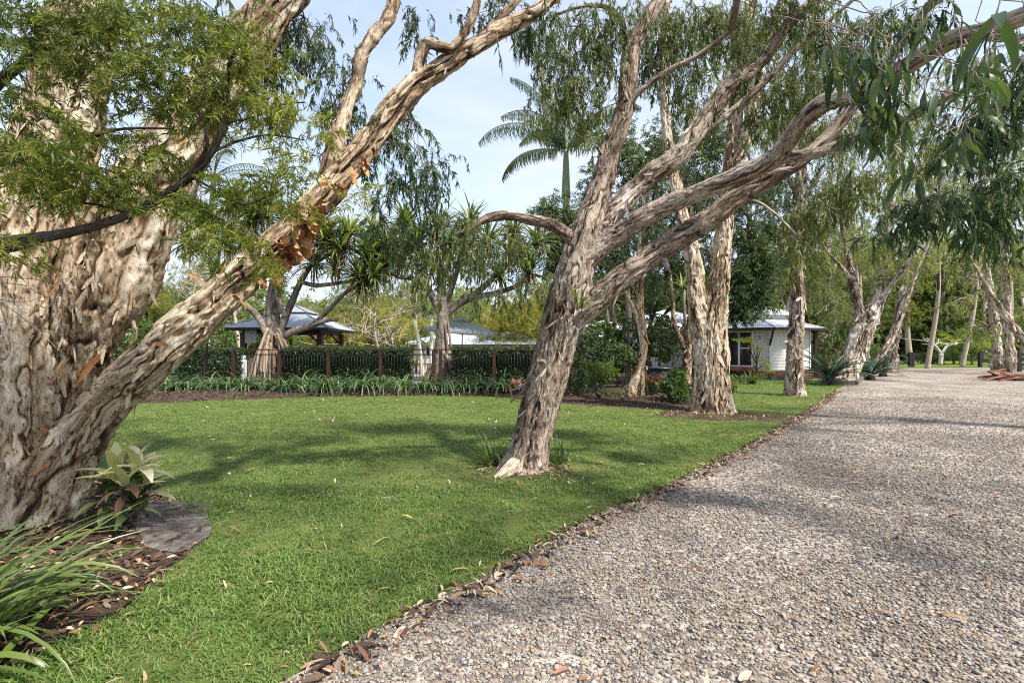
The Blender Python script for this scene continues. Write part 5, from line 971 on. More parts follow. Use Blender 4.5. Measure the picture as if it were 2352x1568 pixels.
pandanus('pandanus with a cone of thick prop roots in front of the gazebo', (xw(625, 19.3), 19.3, .1),
    [(628, 895, 19.5, 50), (628, 830, 19.5, 40), (630, 785, 19.5, 28), (632, 745, 19.4, 22), (634, 700, 19.3, 20), (640, 640, 19.3, 20), (655, 560, 19.3, 16), (668, 520, 19.3, 13)],
    [[(618, 780, 19.3, 16), (600, 740, 19.2, 15), (582, 715, 19.1, 14), (570, 705, 19, 12), (540, 670, 19, 10), (510, 640, 19, 8)], [(622, 765, 19.3, 16), (618, 715, 19.3, 16), (622, 670, 19.3, 14), (640, 600, 19.2, 11), (690, 540, 19, 9)],
     [(640, 770, 19.3, 18), (655, 730, 19.3, 17), (672, 690, 19.2, 15), (692, 645, 19.1, 13), (720, 600, 19, 10), (745, 560, 19, 9)], [(640, 780, 19.3, 16), (675, 760, 19.2, 17), (715, 748, 19.1, 14), (745, 737, 19, 10), (778, 733, 19, 7)], [(715, 748, 19.1, 12), (745, 722, 19, 10), (775, 690, 18.9, 10), (800, 668, 18.9, 8), (830, 660, 18.9, 6)],
     [(690, 648, 19.1, 10), (730, 655, 19, 10), (790, 648, 18.9, 8), (820, 640, 18.9, 6)], [(655, 725, 19.2, 11), (640, 690, 19, 10), (632, 660, 19, 8)], [(640, 600, 19.2, 10), (600, 560, 19.2, 8), (575, 520, 19.2, 6)], [(730, 600, 19, 8), (790, 570, 18.9, 7), (840, 590, 18.9, 6)]],
    [(668, 520, 19.2, 1.0), (750, 555, 19, 1.15), (690, 535, 19, 1), (575, 515, 19.2, 1), (505, 630, 19, .85), (845, 590, 18.9, 1), (825, 640, 18.9, .95), (835, 660, 18.9, .9), (780, 575, 18.8, 1.1), (720, 610, 18.9, .9), (640, 640, 19, .5), (620, 470, 19.5, 1), (890, 560, 19, .8), (540, 470, 19.6, 1.0), (700, 490, 19.3, 1.0), (730, 525, 18.8, 1.1), (800, 540, 18.9, 1), (660, 560, 18.9, .9), (860, 640, 18.7, .9), (600, 500, 19.4, 1), (470, 520, 20, 1), (430, 560, 20, .9), (520, 560, 19.6, .9), (770, 620, 18.8, .8), (870, 600, 19.2, .9)],
    root_set(626, 752, 892, 13, 56, 19.1, 70, rr_), 71)
pandanus('grey-trunked pandanus with smooth prop roots beside the blue umbrella', (xw(1014, 19.4), 19.4, .1),
    [(1015, 870, 19.4, 46), (1014, 820, 19.4, 34), (1014, 780, 19.4, 28), (1016, 740, 19.4, 26), (1018, 715, 19.4, 27), (1016, 680, 19.4, 22), (1014, 640, 19.4, 18), (1010, 590, 19.4, 15), (1005, 540, 19.4, 12)],
    [[(1014, 722, 19.4, 18), (998, 690, 19.4, 18), (980, 660, 19.4, 16), (950, 640, 19.3, 13), (915, 635, 19.2, 10), (885, 620, 19.2, 8)], [(1022, 724, 19.4, 18), (1050, 700, 19.4, 18), (1085, 680, 19.4, 17), (1110, 660, 19.4, 14), (1140, 630, 19.3, 12), (1170, 600, 19.2, 9)], [(1085, 682, 19.4, 14), (1130, 675, 19.4, 13), (1180, 660, 19.4, 11), (1215, 640, 19.4, 9)], [(1018, 715, 19.4, 14), (1035, 670, 19.4, 13), (1050, 620, 19.4, 11), (1060, 570, 19.4, 9)]],
    [(1005, 530, 19.4, 1.1), (885, 610, 19.2, 1), (920, 600, 19.2, .9), (1170, 590, 19.2, 1), (1215, 630, 19.4, 1), (1060, 560, 19.4, 1.05), (960, 560, 19.3, 1), (1120, 560, 19.3, 1), (1180, 540, 19.5, .9), (1100, 620, 19.3, .8), (930, 520, 19.6, 1), (1200, 590, 19.4, .9), (900, 570, 19.2, .9), (1030, 600, 19.2, .8), (980, 610, 19.3, .8), (1080, 520, 19.5, 1), (1150, 640, 19.2, .8), (1230, 560, 19.6, .9), (860, 540, 19.4, .9)],
    root_set(1016, 800, 886, 12, 44, 19.4, 30, rr_) + [(1026, 722, 1036, 800, 19.3, 0, .05), (1022, 742, 1030, 830, 19.2, 0, .06), (1006, 750, 1000, 815, 19.3, 0, .06)], 72)
# other rosette plants
def rosette_plant(name, label, cat, x, y, d, n, L, W, mat, seed, stem_y=None, stem_w=10, stem_m='trunk_white', droop=(.3, 1.2), elmin=-.2, group=None, stem_x=None):
    r = np.random.default_rng(seed); c = P(x, y, d); b = P(stem_x or x, gy(d), d); t = thing(name, label, cat, (b[0], b[1], 0), group)
    if stem_y: obj('stem', Geo().tube(spline([b - (0, 0, .05), (b + c) / 2 + np.array((.02, 0, 0)), c], .2), stem_w / 2 / FPX * d, 10), MAT[stem_m], t)
    obj('leaves', rosette(c, r, n, L, W, elmin=elmin, droop=droop), MAT[mat], t, False); return t
rosette_plant('yucca', 'dark spiky yucca leaning out behind the leaning paperbark trunk', 'yucca', 1250, 775, 15.8, 46, 1.0, .06, 'leaf_pand', 81, 1, 12, 'bark_ring')
rosette_plant('yucca', 'pale yucca rosette on a thin stem behind the second pandanus', 'yucca', 990, 722, 25, 60, .75, .05, 'leaf_strap', 82, 1, 8)
rosette_plant('red_cordyline', 'crimson cordyline under the gazebo roof', 'cordyline', 602, 755, 23.5, 34, .8, .10, 'leaf_red', 83, 1, 5, 'bark_dark', (.4, 1.4))
rosette_plant('yellow_cordyline', 'yellow-green fan-leaved plant at the foot of the gazebo', 'plant', 592, 800, 21.5, 44, .75, .07, 'leaf_lime', 84, 1, 6, 'bark_dark', (.3, 1.0))
rosette_plant('yellow_cordyline', 'yellow-green spiky plant right of the gazebo posts', 'plant', 668, 785, 25, 40, .7, .07, 'leaf_lime', 85, 1, 6, 'bark_dark', (.3, 1.0))
rosette_plant('yellow_cordyline', 'yellow-green plant behind the fence gap', 'plant', 955, 838, 26, 50, .8, .06, 'leaf_lime', 86, 1, 6, 'bark_dark', (.4, 1.2))
def frond(g, base, az, el, L, droop, nl, ll, lw, r, tone, vee=.5, hang=.5, gl=None):
    """one feather frond: rachis into g, leaflets on both sides"""
    t = np.linspace(0, 1, 12); pit = el - droop * t ** 1.4; ds = L / 11
    h = np.concatenate([[0], np.cumsum(np.cos(pit[:-1]) * ds)]); z = np.concatenate([[0], np.cumsum(np.sin(pit[:-1]) * ds)])
    c = np.asarray(base) + np.stack([h * math.cos(az), h * math.sin(az), z], 1); g.tube(c, np.linspace(.022, .005, 12) * L / 2.5, 5, tone)
    u = np.linspace(.12, .99, nl); p = np.stack([np.interp(u, t, c[:, k]) for k in range(3)], 1); pt = np.interp(u, t, pit)
    for s in (-1, 1):
        a2 = az + s * (1.15 - .45 * u) + r.normal(0, .05, nl); le = pt * .5 + vee * .5 - hang * .3 + r.normal(0, .08, nl)
        V, F, tn = straps(p, a2, le, ll * np.sin(np.clip(u * .85 + .12, 0, 1) * np.pi) ** .5 * r.uniform(.85, 1.1, nl), lw, hang * r.uniform(.7, 1.3, nl), 3, (1, .1), .2, tone=np.clip(tone + r.normal(0, .1, nl), 0, 1)); g.add(V, F, tn)
def palm(name, label, x, ytop, d, w, fr, L, ll, lw, nl, trunk_m, leaf_m, seed, x0=None, crownshaft=None, hang=.8, vee=.3, group=None):
    r = np.random.default_rng(seed); c = P(x, ytop, d); b = P(x0 or x, gy(d), d); t = thing(name, label, 'palm', (b[0], b[1], 0), group); rad = w / 2 / FPX * d
    obj('trunk', Geo().tube(spline([b - (0, 0, .1), b + (c - b) * .5 + np.array((.05, 0, 0)), c], .3), rad, 12), MAT[trunk_m], t)
    if crownshaft: obj('crownshaft', Geo().tube(spline([c - (0, 0, .1), c + (0, 0, crownshaft * .6), c + (0, 0, crownshaft)], .15), np.linspace(rad * 1.25, rad * .6, len(spline([c - (0, 0, .1), c + (0, 0, crownshaft * .6), c + (0, 0, crownshaft)], .15))), 12), MAT['trunk_palm'], t); c = c + (0, 0, crownshaft * .95)
    for az, el, dr, s in fr:
        g = Geo(); frond(g, c, az, el, L * s, dr, nl, ll * s, lw, r, r.uniform(.2, .9), vee, hang); obj('frond', g, MAT[leaf_m], t, False)
    return t
palm('king_palm', 'tall king palm with arching feather fronds against the sky', 1300, 450, 24, 17, [(3.1, .85, 2.0, 1.0), (3.5, .05, 1.45, .8), (2.6, 1.2, 1.6, 1), (1.6, 1.4, 1.2, 1), (.4, 1.15, 1.6, 1), (.1, .6, 1.7, .95), (5.6, .9, 1.8, .9), (4.3, 1.0, 1.8, .9), (.9, 1.0, 1.6, .9), (2.2, 1.0, 1.6, .9), (3.7, 1.25, 1.5, .9)], 5.2, 1.0, .06, 64, 'trunk_palm', 'leaf_palm', 91, None, 2.3, 1.7, -.2)
palm('king_palm', 'king palm showing between the trunks of the giant paperbark', 490, 470, 26, 14, [(k * .75 + .2, .5 + .8 * (k % 3) / 2, 1.4, 1) for k in range(9)], 3.6, .7, .05, 36, 'trunk_palm', 'leaf_palm', 92, None, 1.5)
palm('king_palm', 'king palm hidden low behind the left paperbark trunks', 300, 400, 28, 14, [(k * .8, .4 + .8 * (k % 3) / 2, 1.5, 1) for k in range(8)], 3.4, .7, .05, 34, 'trunk_palm', 'leaf_palm', 93, None, 1.3)
palm('pale_palm', 'pale slim palm trunk leaning in the gap right of the long hedge', 952, 735, 24, 9, [(k * .7, -.3 + .5 * (k % 3) / 2, 1.4, 1) for k in range(9)], 1.9, .5, .03, 30, 'trunk_white', 'leaf_gold', 94, 972)
palm('fan_palm', 'small bushy green palm behind the fence gap', 975, 790, 27, 7, [(k * .6, .3 + .7 * (k % 3) / 2, 1.1, 1) for k in range(11)], 1.3, .5, .04, 22, 'trunk_white', 'leaf_shrub', 95)
palm('golden_palm', 'golden cane palm clump beyond the gate, left stem', 2205, 808, 44, 5, [(k * .7, .9 + .4 * (k % 2), 1.3, 1) for k in range(9)], 3.2, .8, .07, 26, 'trunk_palm', 'leaf_shrub', 96)
palm('golden_palm', 'golden cane palm clump beyond the gate, right stem', 2232, 812, 44.5, 5, [(k * .7 + .3, .8 + .4 * (k % 2), 1.4, 1) for k in range(9)], 3.2, .8, .07, 26, 'trunk_palm', 'leaf_lime', 97)
palm('golden_palm', 'low dark palm at the back of the far lawn', 2190, 828, 46, 5, [(k * .8, .7 + .4 * (k % 2), 1.2, 1) for k in range(8)], 2.2, .7, .07, 22, 'trunk_palm', 'leaf_shrub', 98)
for x, y, d, s, nf, lb, sd_ in [(1905, 838, 20.4, 1.0, 36, 'large dark cycad left of the leaning paperbark base', 101), (2000, 838, 23.5, .95, 32, 'dark cycad between leaning paperbark and driveway', 102), (2028, 836, 26, .8, 24, 'smaller cycad at the bend of the driveway near the gate', 103)]:
    r = np.random.default_rng(sd_); c = P(x, y, d); c[2] = .2; t = thing('cycad', lb, 'cycad', (c[0], c[1], 0)); obj('trunk', Geo().lathe([(0, 0), (.2, 0), (.18, .14), (.1, .24), (0, .25)], (c[0], c[1], 0), 12), MAT['bark_dark'], t)
    for k in range(nf):
        g = Geo(); frond(g, c, r.uniform(0, 6.283), r.uniform(.1, 1.2), 1.7 * s * r.uniform(.85, 1.1), r.uniform(.7, 1.4), 40, .22 * s, .026, r, r.random(), .6, .15); obj('frond', g, MAT['leaf_cycad'], t, False)

# strap-leaved clumps along the fence bed
rc = np.random.default_rng(111); XS = [392, 430, 478, 520, 560, 606, 652, 700, 748, 790, 836, 880, 926, 976, 1022, 1068, 1108, 1150]
WHERE = ['at the left end below the deck', 'second from the left end', 'in front of the pool gate latch post', 'left of the gas cylinder', 'before the gas cylinder', 'left foot of the prop-root cone', 'right foot of the prop-root cone', 'left before the long hedge', 'at the third fence post from the gate', 'before the middle of the long hedge', 'right before the long hedge', 'at the fence post ending the long hedge', 'under the open fence gap', 'left of the paired fence posts', 'right of the paired fence posts', 'before the dark right hedge', 'at the last fence post', 'next to the pink tricolour plant']
for x, w_ in zip(XS, WHERE):
    d = rc.uniform(15.9, 16.5); b = np.array((xw(x, d), d, .10)); n = rc.integers(44, 58); s = rc.uniform(.85, 1.15)
    g = strap_geo(b + np.column_stack([rc.normal(0, .10, n), rc.normal(0, .09, n), np.zeros(n)]), rc.uniform(0, 6.283, n), rc.uniform(.75, 1.5, n), 1.18 * s * rc.uniform(.7, 1.15, n), .055, rc.uniform(1.6, 2.9, n), 6, (1, .12), .25, tone=rc.random(n))
    solo('strap_leaf_clump', g, MAT['leaf_strap'], 'arching strap-leaf clump ' + w_, 'plant', 'strap-leaf clumps along the pool fence', False, b)
for x, y, n, L, w, lb, m in [(1345, 900, 60, .55, .02, 'grassy clump closest behind the leaning paperbark', 'leaf_strap'), (1392, 905, 90, .6, .014, 'fine grassy clump in the middle of the right bed', 'leaf_strap'), (1432, 908, 90, .55, .014, 'fine grassy clump left of the tap post', 'leaf_strap'), (1366, 880, 40, .8, .03, 'upright bright strap plant in the right bed', 'leaf_shrub'), (1455, 890, 60, .5, .014, 'grassy tuft behind the tap post', 'leaf_strap'),
        (1700, 868, 40, .6, .04, 'small strap-leaf clump under the pavilion window, left', 'leaf_strap'), (1728, 870, 50, .8, .05, 'bright strap-leaf clump under the lime maple', 'leaf_shrub'), (1680, 872, 30, .5, .035, 'small strap-leaf clump beside the stout paperbark', 'leaf_shrub')]:
    b = np.array((*G(x, y + 12), .03)); solo('strap_leaf_clump', strap_geo(b + rc.normal(0, .06, (n, 3)) * (1.6, 1.3, 0), rc.uniform(0, 6.283, n), rc.uniform(.6, 1.45, n), L * rc.uniform(.7, 1.15, n), w, rc.uniform(.7, 2.0, n), 6, (1, .12), .25, tone=rc.random(n)), MAT[m], lb, 'plant', None, False, b)
def leaf_plant(name, label, cat, base, leaves, mats, stems=None):
    t = thing(name, label, cat, base)
    for me, p, rot, s in leaves: place('leaf', me, t, p, rot, (s, s, s))
    if stems is not None: obj('stem', stems, MAT['twig'], t)
    return t
# bulbs at the foot of the leaning paperbark
for (x, y), n, L, lb in [((1128, 1068), 46, .50, 'clump of narrow green bulb leaves left of the leaning paperbark base'), ((1286, 1062), 26, .40, 'clump of narrow green bulb leaves right of the leaning paperbark base')]:
    b = np.array((*G(x, y), 0.)); t = thing('bulb_clump', lb, 'plant', b); me_ = []
    for k in range(n):
        el = rc.uniform(.95, 1.5) if rc.random() < .7 else rc.uniform(.4, 1.0)
        g = strap_geo(b[None] + np.array([[rc.normal(0, .055), rc.normal(0, .045), -.01]]), np.array([rc.uniform(0, 6.283)]), el, L * rc.uniform(.55, 1.2), .024, rc.uniform(.2, 1.3), 6, (1, .12), .3, tone=np.array([rc.random() * .7]))
        obj('leaf', g, MAT['leaf_flax'], t, False)
    if n > 30:
        for dx, h in ((-.02, .62), (.06, .5)): obj('flower', Geo().add(*[leaf_quads(np.repeat(b[None] + (dx, -.05, h), 7, 0), rc.normal(0, 1, (7, 3)), .022, .012, rc).reshape(-1, 3), np.arange(28).reshape(-1, 4)]), MAT['petal_white'], t, False); obj('flower_stalk', Geo().tube([b + (dx * .3, -.02, 0), b + (dx, -.05, h)], .003, 5), MAT['leaf_strap'], t)
# orchid growing in the fork
g = Geo(); c = P(1335, 705, 5.85); n = 16; et = thing('epiphyte', 'tuft of green strap leaves growing in the fork of the leaning paperbark', 'plant', c)
for k in range(n): obj('leaf', strap_geo(c[None] + rc.normal(0, .03, (1, 3)), np.array([rc.uniform(3.0, 6.4)]), rc.uniform(.4, 1.45), .42 * rc.uniform(.5, 1.1), .026, rc.uniform(.2, 1.4), 6, (1, .15), .3, tone=np.array([rc.random()])), MAT['leaf_shrub'], et, False)
# foreground clump at the lower left corner
b = np.array((-2.85, 2.3, 0)); ft = thing('flax_lily', 'big clump of long green strap leaves in the lower left corner', 'plant', b)
for k in range(150):
    o_ = b + np.array((rc.normal(0, .16), rc.normal(0, .2), 0)); az = rc.uniform(-1.7, 1.9) if rc.random() < .75 else rc.uniform(0, 6.283)
    obj('leaf', strap_geo(o_[None], np.array([az]), rc.uniform(.55, 1.45), rc.uniform(.6, 1.08), rc.uniform(.024, .046), rc.uniform(.5, 2.1), 9, (1, .1), .3, tone=np.array([rc.random() * .75]), twist=rc.normal(0, .5)), MAT['leaf_flax'], ft, True)
# cream ti plant
def broad(L, W, bend, mat, tn):
    V, F, t_ = straps(np.zeros((1, 3)), np.zeros(1), 0.0, L, W, bend, 7, lambda t: np.sin(np.clip(t * .93 + .05, 0, 1) ** .75 * np.pi) ** .9 + .03, .35, tone=np.array((tn,))); g = Geo(); g.add(V, F, t_); me = g.mesh('leaf'); me.materials.append(MAT[mat]); return me
BL = {m: [broad(.30, .085, .35 + .3 * k, m, .2 + .25 * k) for k in range(4)] for m in ('leaf_cream', 'leaf_ti')}
tb0 = np.array((*G(285, 1195), 0)); lv_, st = [], Geo()
for (x, y, d), cols_ in [((268, 1085, 4.15), 'cc'), ((318, 1068, 4.1), 'cc'), ((290, 1110, 4.0), 'cg'), ((335, 1110, 4.2), 'cg'), ((250, 1130, 4.1), 'gg'), ((305, 1150, 4.05), 'gg')]:
    top = P(x, y, d); s0 = tb0 + np.array((rc.normal(0, .08), rc.normal(0, .08), 0)); st.tube(spline([s0, (s0 + top) / 2 + rc.normal(0, .03, 3), top], .06), .008, 6)
    for k in range(11):
        m = 'leaf_cream' if (cols_[k % 2] == 'c' and k < 9) else 'leaf_ti'; f = k / 11
        lv_.append((BL[m][rc.integers(0, 4)], top - np.array((0, 0, .10 * f)), (0, -(1.25 - 1.5 * f + rc.normal(0, .15)), k * 2.4 + rc.normal(0, .2)), rc.uniform(.8, 1.15) * (1 if m == 'leaf_cream' else .9)))
leaf_plant('ti_plant', 'ti plant with cream and green leaves at the giant paperbark foot', 'plant', tb0, lv_, None, st)
# pink tricolour plant
PK = [broad(.34, .09, .5 + .3 * k, 'leaf_pink', (.05, .45, .6, .75)[k]) for k in range(4)]; b = np.array((*G(1195, 905), .05)); b[1] = 15.9; b[0] = xw(1192, 15.9); lv_ = []
for cx_ in (-.3, .0, .32, .15, -.12):
    for k in range(13): lv_.append((PK[rc.choice([0, 1, 1, 2, 2, 3])], b + np.array((cx_ + rc.normal(0, .05), rc.normal(0, .1), .1 + .18 * (abs(cx_) < .2))), (0, -rc.uniform(.1, 1.3), rc.uniform(0, 6.283)), rc.uniform(.7, 1.1)))
leaf_plant('tricolour_plant', 'pink and cream striped plant on the mulch before the right hedge', 'plant', b, lv_, None)
# roots, a stick and curls of bark on the lawn
rt = solo('exposed_root', bark_tube(Geo(), px_path([(1185, 1062, 6.0, 30), (1172, 1078, 5.9, 34), (1155, 1090, 5.8, 26), (1135, 1098, 5.75, 12)]), .012, .008, 601, (.1, .2)), MAT['bark'], 'pale bare root at the left foot of the leaning paperbark', 'root')
solo('exposed_root', bark_tube(Geo(), px_path([(1235, 1075, 6.1, 14), (1262, 1085, 6.05, 12), (1290, 1100, 6.0, 6)]), .012, .004, 602, (.06, .2)), MAT['bark_grey'], 'thin dry root strip right of the leaning paperbark', 'root')
for k, (x, y, s, lb) in enumerate([(875, 1148, .12, 'small bleached twig on the open lawn'), (340, 1325, .14, 'pale forked stick on the near mulch'), (2180, 1190, .1, 'dark twig lying on the gravel')]):
    p = np.array((*G(x, y), .02)); g = Geo(); w = wiggle(rc, p, p + np.array((s, s * .3, .01)), 6, .15); g.tube(w, np.linspace(.008, .004, 6), 6); g.tube(wiggle(rc, w[2], w[2] + np.array((s * .5, -s * .4, .01)), 4, .1), [.005, .004, .004, .003], 5); solo('fallen_stick', g, MAT['twig'] if k < 2 else MAT['bark_dark'], lb, 'stick')
# ------------------------------------------------------------------ shrubs and trees behind
def simple_tree(name, label, x, d, w, clusters, kind, leaf, bark, seed, scale=1, tb=.5, tv=.28, lean=0, group=None, br=.04, cat='tree', twigs=None, forks=2, mul=1.6):
    r = np.random.default_rng(seed); cs = np.array([P(c[0], c[1], c[2]) for c in clusters]); b = P(x, gy(d), d); b[2] = -.05
    top = cs.mean(0); top[2] = max(cs[:, 2].max() * .85, .3); t = thing(name, label, cat, (b[0], b[1], 0), group); rad = w / 2 / FPX * d; nodes = []
    s = spline([b, b + (top - b) * .4 + np.array((r.normal(0, .06), 0, 0)) * np.linalg.norm(top - b), top], max(.15, rad)); g = Geo(); g.tube(s, np.linspace(rad, rad * .25, len(s)), 9, .5); obj('trunk', g, MAT[bark], t); nodes.append(s)
    for c in cs[:forks * 3]:
        k = s[int(len(s) * r.uniform(.3, .6))]; wv = wiggle(r, k, c, 8, .12, .05); obj('limb', Geo().tube(wv, np.linspace(rad * .5, rad * .12, 8), 6, r.random()), MAT[bark], t); nodes.append(wv)
    crown(t, kind, MAT[leaf], clusters, np.vstack(nodes), seed, MAT[bark], scale, None, twigs, tb, tv, br, branches=True, mul=mul); return t
def bush(name, label, x, y, d, rx, ry, n, kind, leaf, seed, scale=1, tb=.5, cat='shrub', group=None, tv=.3):
    r = np.random.default_rng(seed); c = P(x, y, d); b = np.array((c[0], d, 0)); t = thing(name, label, cat, b, group); rad = np.array((rx, max(rx, ry) * .8, ry)) / FPX * d
    pts = cloud(r, int(n * 2.6), c, rad, .5); pts += .18 * rad.mean() * np.column_stack([vnoise(pts * 1.5 / rad.mean(), 1), vnoise(pts * 1.5 / rad.mean(), 2), vnoise(pts * 1.5 / rad.mean(), 3)]) * 2; pts = pts[pts[:, 2] > .06]
    g = Geo(); g.tw = []; put_sprays(g, pts, kind, r, scale, tb, tv); obj('foliage', g, MAT[leaf], t, False); s = Geo()
    for k in range(9): s.tube(wiggle(r, b + r.normal(0, .06, 3) * (1, 1, 0), c + r.normal(0, .5, 3) * rad, 6, .1), np.linspace(.02, .006, 6), 5)
    obj('stems', s, MAT['bark_dark'], t); return t
# shrubs of the right-hand bed
bush('green_shrub', 'leafy green shrub hugging the left of the stout paperbark', 1552, 888, 13.2, 36, 34, 130, 'shrub', 'leaf_shrub', 201, .8, .6)
bush('green_shrub', 'low green shrub at the right foot of the stout paperbark', 1668, 880, 13.6, 18, 26, 50, 'shrub', 'leaf_shrub', 202, .8, .6)
fl = bush('flowering_shrub', 'small shrub with scarlet flower heads before the black pot', 1502, 884, 14.4, 20, 22, 40, 'shrub', 'leaf_shrub', 203, .6, .35)
r_ = np.random.default_rng(204)
for x, y in [(1492, 853), (1500, 857), (1512, 858), (1519, 855), (1498, 866), (1506, 869), (1490, 862), (1510, 874), (1524, 860)]:
    c = P(x, y + 10, 14.1); obj('flower_head', Geo().add(leaf_quads(np.repeat(c[None], 12, 0), r_.normal(0, 1, (12, 3)) + (0, -.3, .5), .045, .035, r_).reshape(-1, 3), np.arange(48).reshape(-1, 4), .5), MAT['petal_red'], fl, False)
for x, y, d, rx, ry, n, kd, lf, sc_, tb, lb in [(1345, 800, 17, 45, 50, 150, 'shrub', 'leaf_ever', 1.0, .5, 'dark understorey shrub right of the leaning trunk'), (1425, 820, 16.8, 50, 42, 150, 'shrub', 'leaf_ever', 1.0, .5, 'dark rounded shrub behind the grassy clumps'), (1395, 775, 18.5, 46, 40, 150, 'shrub', 'leaf_shrub', 1.1, .35, 'taller mid-green shrub below the white-roofed pavilion'),
        (1325, 868, 14.6, 26, 26, 70, 'shrub', 'leaf_ever', .7, .7, 'variegated low shrub beside the leaning trunk'), (1372, 850, 15.6, 40, 28, 110, 'ever', 'leaf_shrub', .7, .6, 'bright ferny shrub in the middle of the right bed'), (1518, 775, 19, 38, 56, 190, 'shrub', 'leaf_ever', 1.1, .75, 'small-leaved upright shrub against the middle pavilion'), (1595, 760, 19.5, 34, 64, 150, 'shrub', 'leaf_ever', .8, .5, 'dark shrub behind the twin stems'),
        (1460, 780, 19, 38, 52, 150, 'shrub', 'leaf_ever', 1.1, .45, 'dark shrub behind the twisted pale stem'), (1300, 760, 20, 30, 40, 60, 'ever', 'leaf_shrub', 1, .5, 'green shrub behind the yucca')]:
    bush('garden_shrub', lb, x, y, d, rx, ry, n, kd, lf, int(x + y), sc_, tb)
for x, y0, y1, d, w, lb in [(1447, 640, 840, 19, 12, 'smooth grey palm stem behind the twisted paperbark'), (1415, 690, 830, 20, 9, 'thin grey stem left of the smooth palm stem'), (1400, 690, 800, 21, 9, 'slanting grey stem below the white-roofed pavilion'), (1576, 660, 850, 19.5, 8, 'straight thin grey stem before the middle pavilion')]:
    a, b = P(x, y1, d), P(x - 8, y0, d); a[2] = 0; g = Geo().tube(spline([a, (a + b) / 2 + np.array((.06, 0, 0)), b], .2), w / 2 / FPX * d, 9); t = thing('slender_palm', lb, 'palm', a); obj('trunk', g, MAT['bark_ring'], t)
    obj('leaves', rosette(b, r_, 40, 1.0, .06), MAT['leaf_pand'], t, False)
# lime maple before the pavilion
mx_ = simple_tree('lime_maple', 'small lime-green layered maple beside the pavilion window', 1735, 22.4, 6, [(1708, 780, 22.2, 26, 7, 44), (1728, 778, 22.4, 20, 6, 30), (1722, 793, 22.3, 16, 4, 16), (1752, 800, 22.3, 24, 7, 40), (1757, 835, 22.2, 20, 8, 36), (1740, 822, 22.3, 18, 7, 26), (1765, 848, 22.2, 18, 7, 30), (1748, 858, 22.1, 16, 6, 22)], 'ever', 'leaf_lime', 'bark_dark', 230, .42, .5, .3, br=.012)
# dark evergreens in the middle distance
simple_tree('evergreen_tree', 'dense dark evergreen below the king palm', 1330, 21, 14, [(1300, 520, 21, 60, 60, 110), (1340, 600, 21, 60, 60, 110), (1280, 590, 21, 45, 55, 80), (1380, 540, 21.5, 60, 80, 120), (1260, 480, 21, 35, 40, 44), (1320, 660, 21, 60, 40, 70)], 'ever', 'leaf_ever', 'bark_dark', 240, 1.8, .55, mul=2.6)
simple_tree('evergreen_tree', 'tall dark evergreen behind the limbs of the leaning paperbark', 1500, 22, 18, [(1470, 400, 22, 70, 80, 120), (1540, 340, 22, 70, 80, 120), (1600, 420, 22, 70, 80, 130), (1500, 500, 22, 70, 70, 110), (1580, 540, 22, 60, 60, 90), (1430, 330, 22, 50, 60, 50), (1650, 330, 22, 60, 70, 80), (1420, 600, 22, 50, 60, 80), (1380, 420, 22, 50, 60, 60)], 'ever', 'leaf_ever', 'bark_dark', 241, 1.8, .55, mul=2.4)
simple_tree('evergreen_tree', 'dark evergreen overhanging the nearest pavilion roof', 1648, 20, 12, [(1700, 620, 19.5, 50, 55, 130), (1750, 600, 19.5, 50, 60, 140), (1720, 540, 20, 60, 60, 120), (1770, 530, 20, 50, 60, 90), (1690, 680, 19.2, 40, 35, 70), (1740, 660, 19.2, 40, 35, 80), (1760, 450, 20, 50, 60, 80), (1690, 470, 20, 40, 60, 60), (1680, 715, 19.2, 30, 26, 46), (1715, 705, 19.2, 36, 28, 60), (1750, 690, 19.2, 30, 24, 40)], 'ever', 'leaf_ever', 'bark_dark', 242, 1.4, .55, mul=2)
simple_tree('evergreen_tree', 'dark evergreen filling the gap right of the leaning trunk', 1470, 24, 14, [(1480, 660, 23, 60, 50, 90), (1540, 620, 23, 50, 60, 80), (1400, 680, 23, 40, 40, 50), (1600, 650, 23, 40, 50, 60), (1640, 590, 23, 40, 60, 60)], 'ever', 'leaf_ever', 'bark_dark', 243, 1.6, .55, mul=2.2)
# golden and pale bush beyond the pool
for k, (x, y, d, rx, ry, n, lf, tb, lb) in enumerate([(1190, 730, 44, 80, 70, 150, 'leaf_gold', .6, 'golden-green wattle right of the umbrella'), (1120, 755, 48, 50, 45, 90, 'leaf_gold', .4, 'golden-green wattle behind the umbrella top'), (870, 745, 52, 70, 60, 120, 'leaf_gold', .5, 'pale feathery wattle between the two pandanus'), (760, 760, 50, 70, 45, 110, 'leaf_gold', .55, 'yellow-green bush right of the gazebo posts'), (690, 735, 56, 60, 60, 110, 'leaf_pale', .5, 'grey-green bush behind the gazebo roof'),
        (940, 700, 60, 60, 70, 110, 'leaf_pale', .55, 'pale tree behind the slim palm trunk'), (1250, 690, 52, 60, 70, 120, 'leaf_gold', .45, 'golden-green wattle beside the yucca'), (350, 700, 40, 60, 60, 110, 'leaf_gold', .3, 'golden-tipped tree seen between the left trunks'), (440, 640, 60, 60, 70, 80, 'leaf_pale', .6, 'pale thin tree seen between the left trunks'), (1040, 720, 62, 70, 60, 100, 'leaf_pale', .5, 'grey-green tree behind the pandanus trunk'), (810, 690, 62, 60, 60, 90, 'leaf_pale', .5, 'pale tree behind the pandanus leaf heads')]):
    simple_tree('wattle_tree', lb, x, d, 9, [(x, y - 14, d, rx, ry, n), (x - rx * .5, y + ry * .4, d, rx * .7, ry * .6, n // 2), (x + rx * .5, y + ry * .4, d, rx * .7, ry * .6, n // 2)], 'feather', lf, 'bark_far', 260 + k, 1.6 * d / 48, tb, .3, br=.05, mul=2.4)
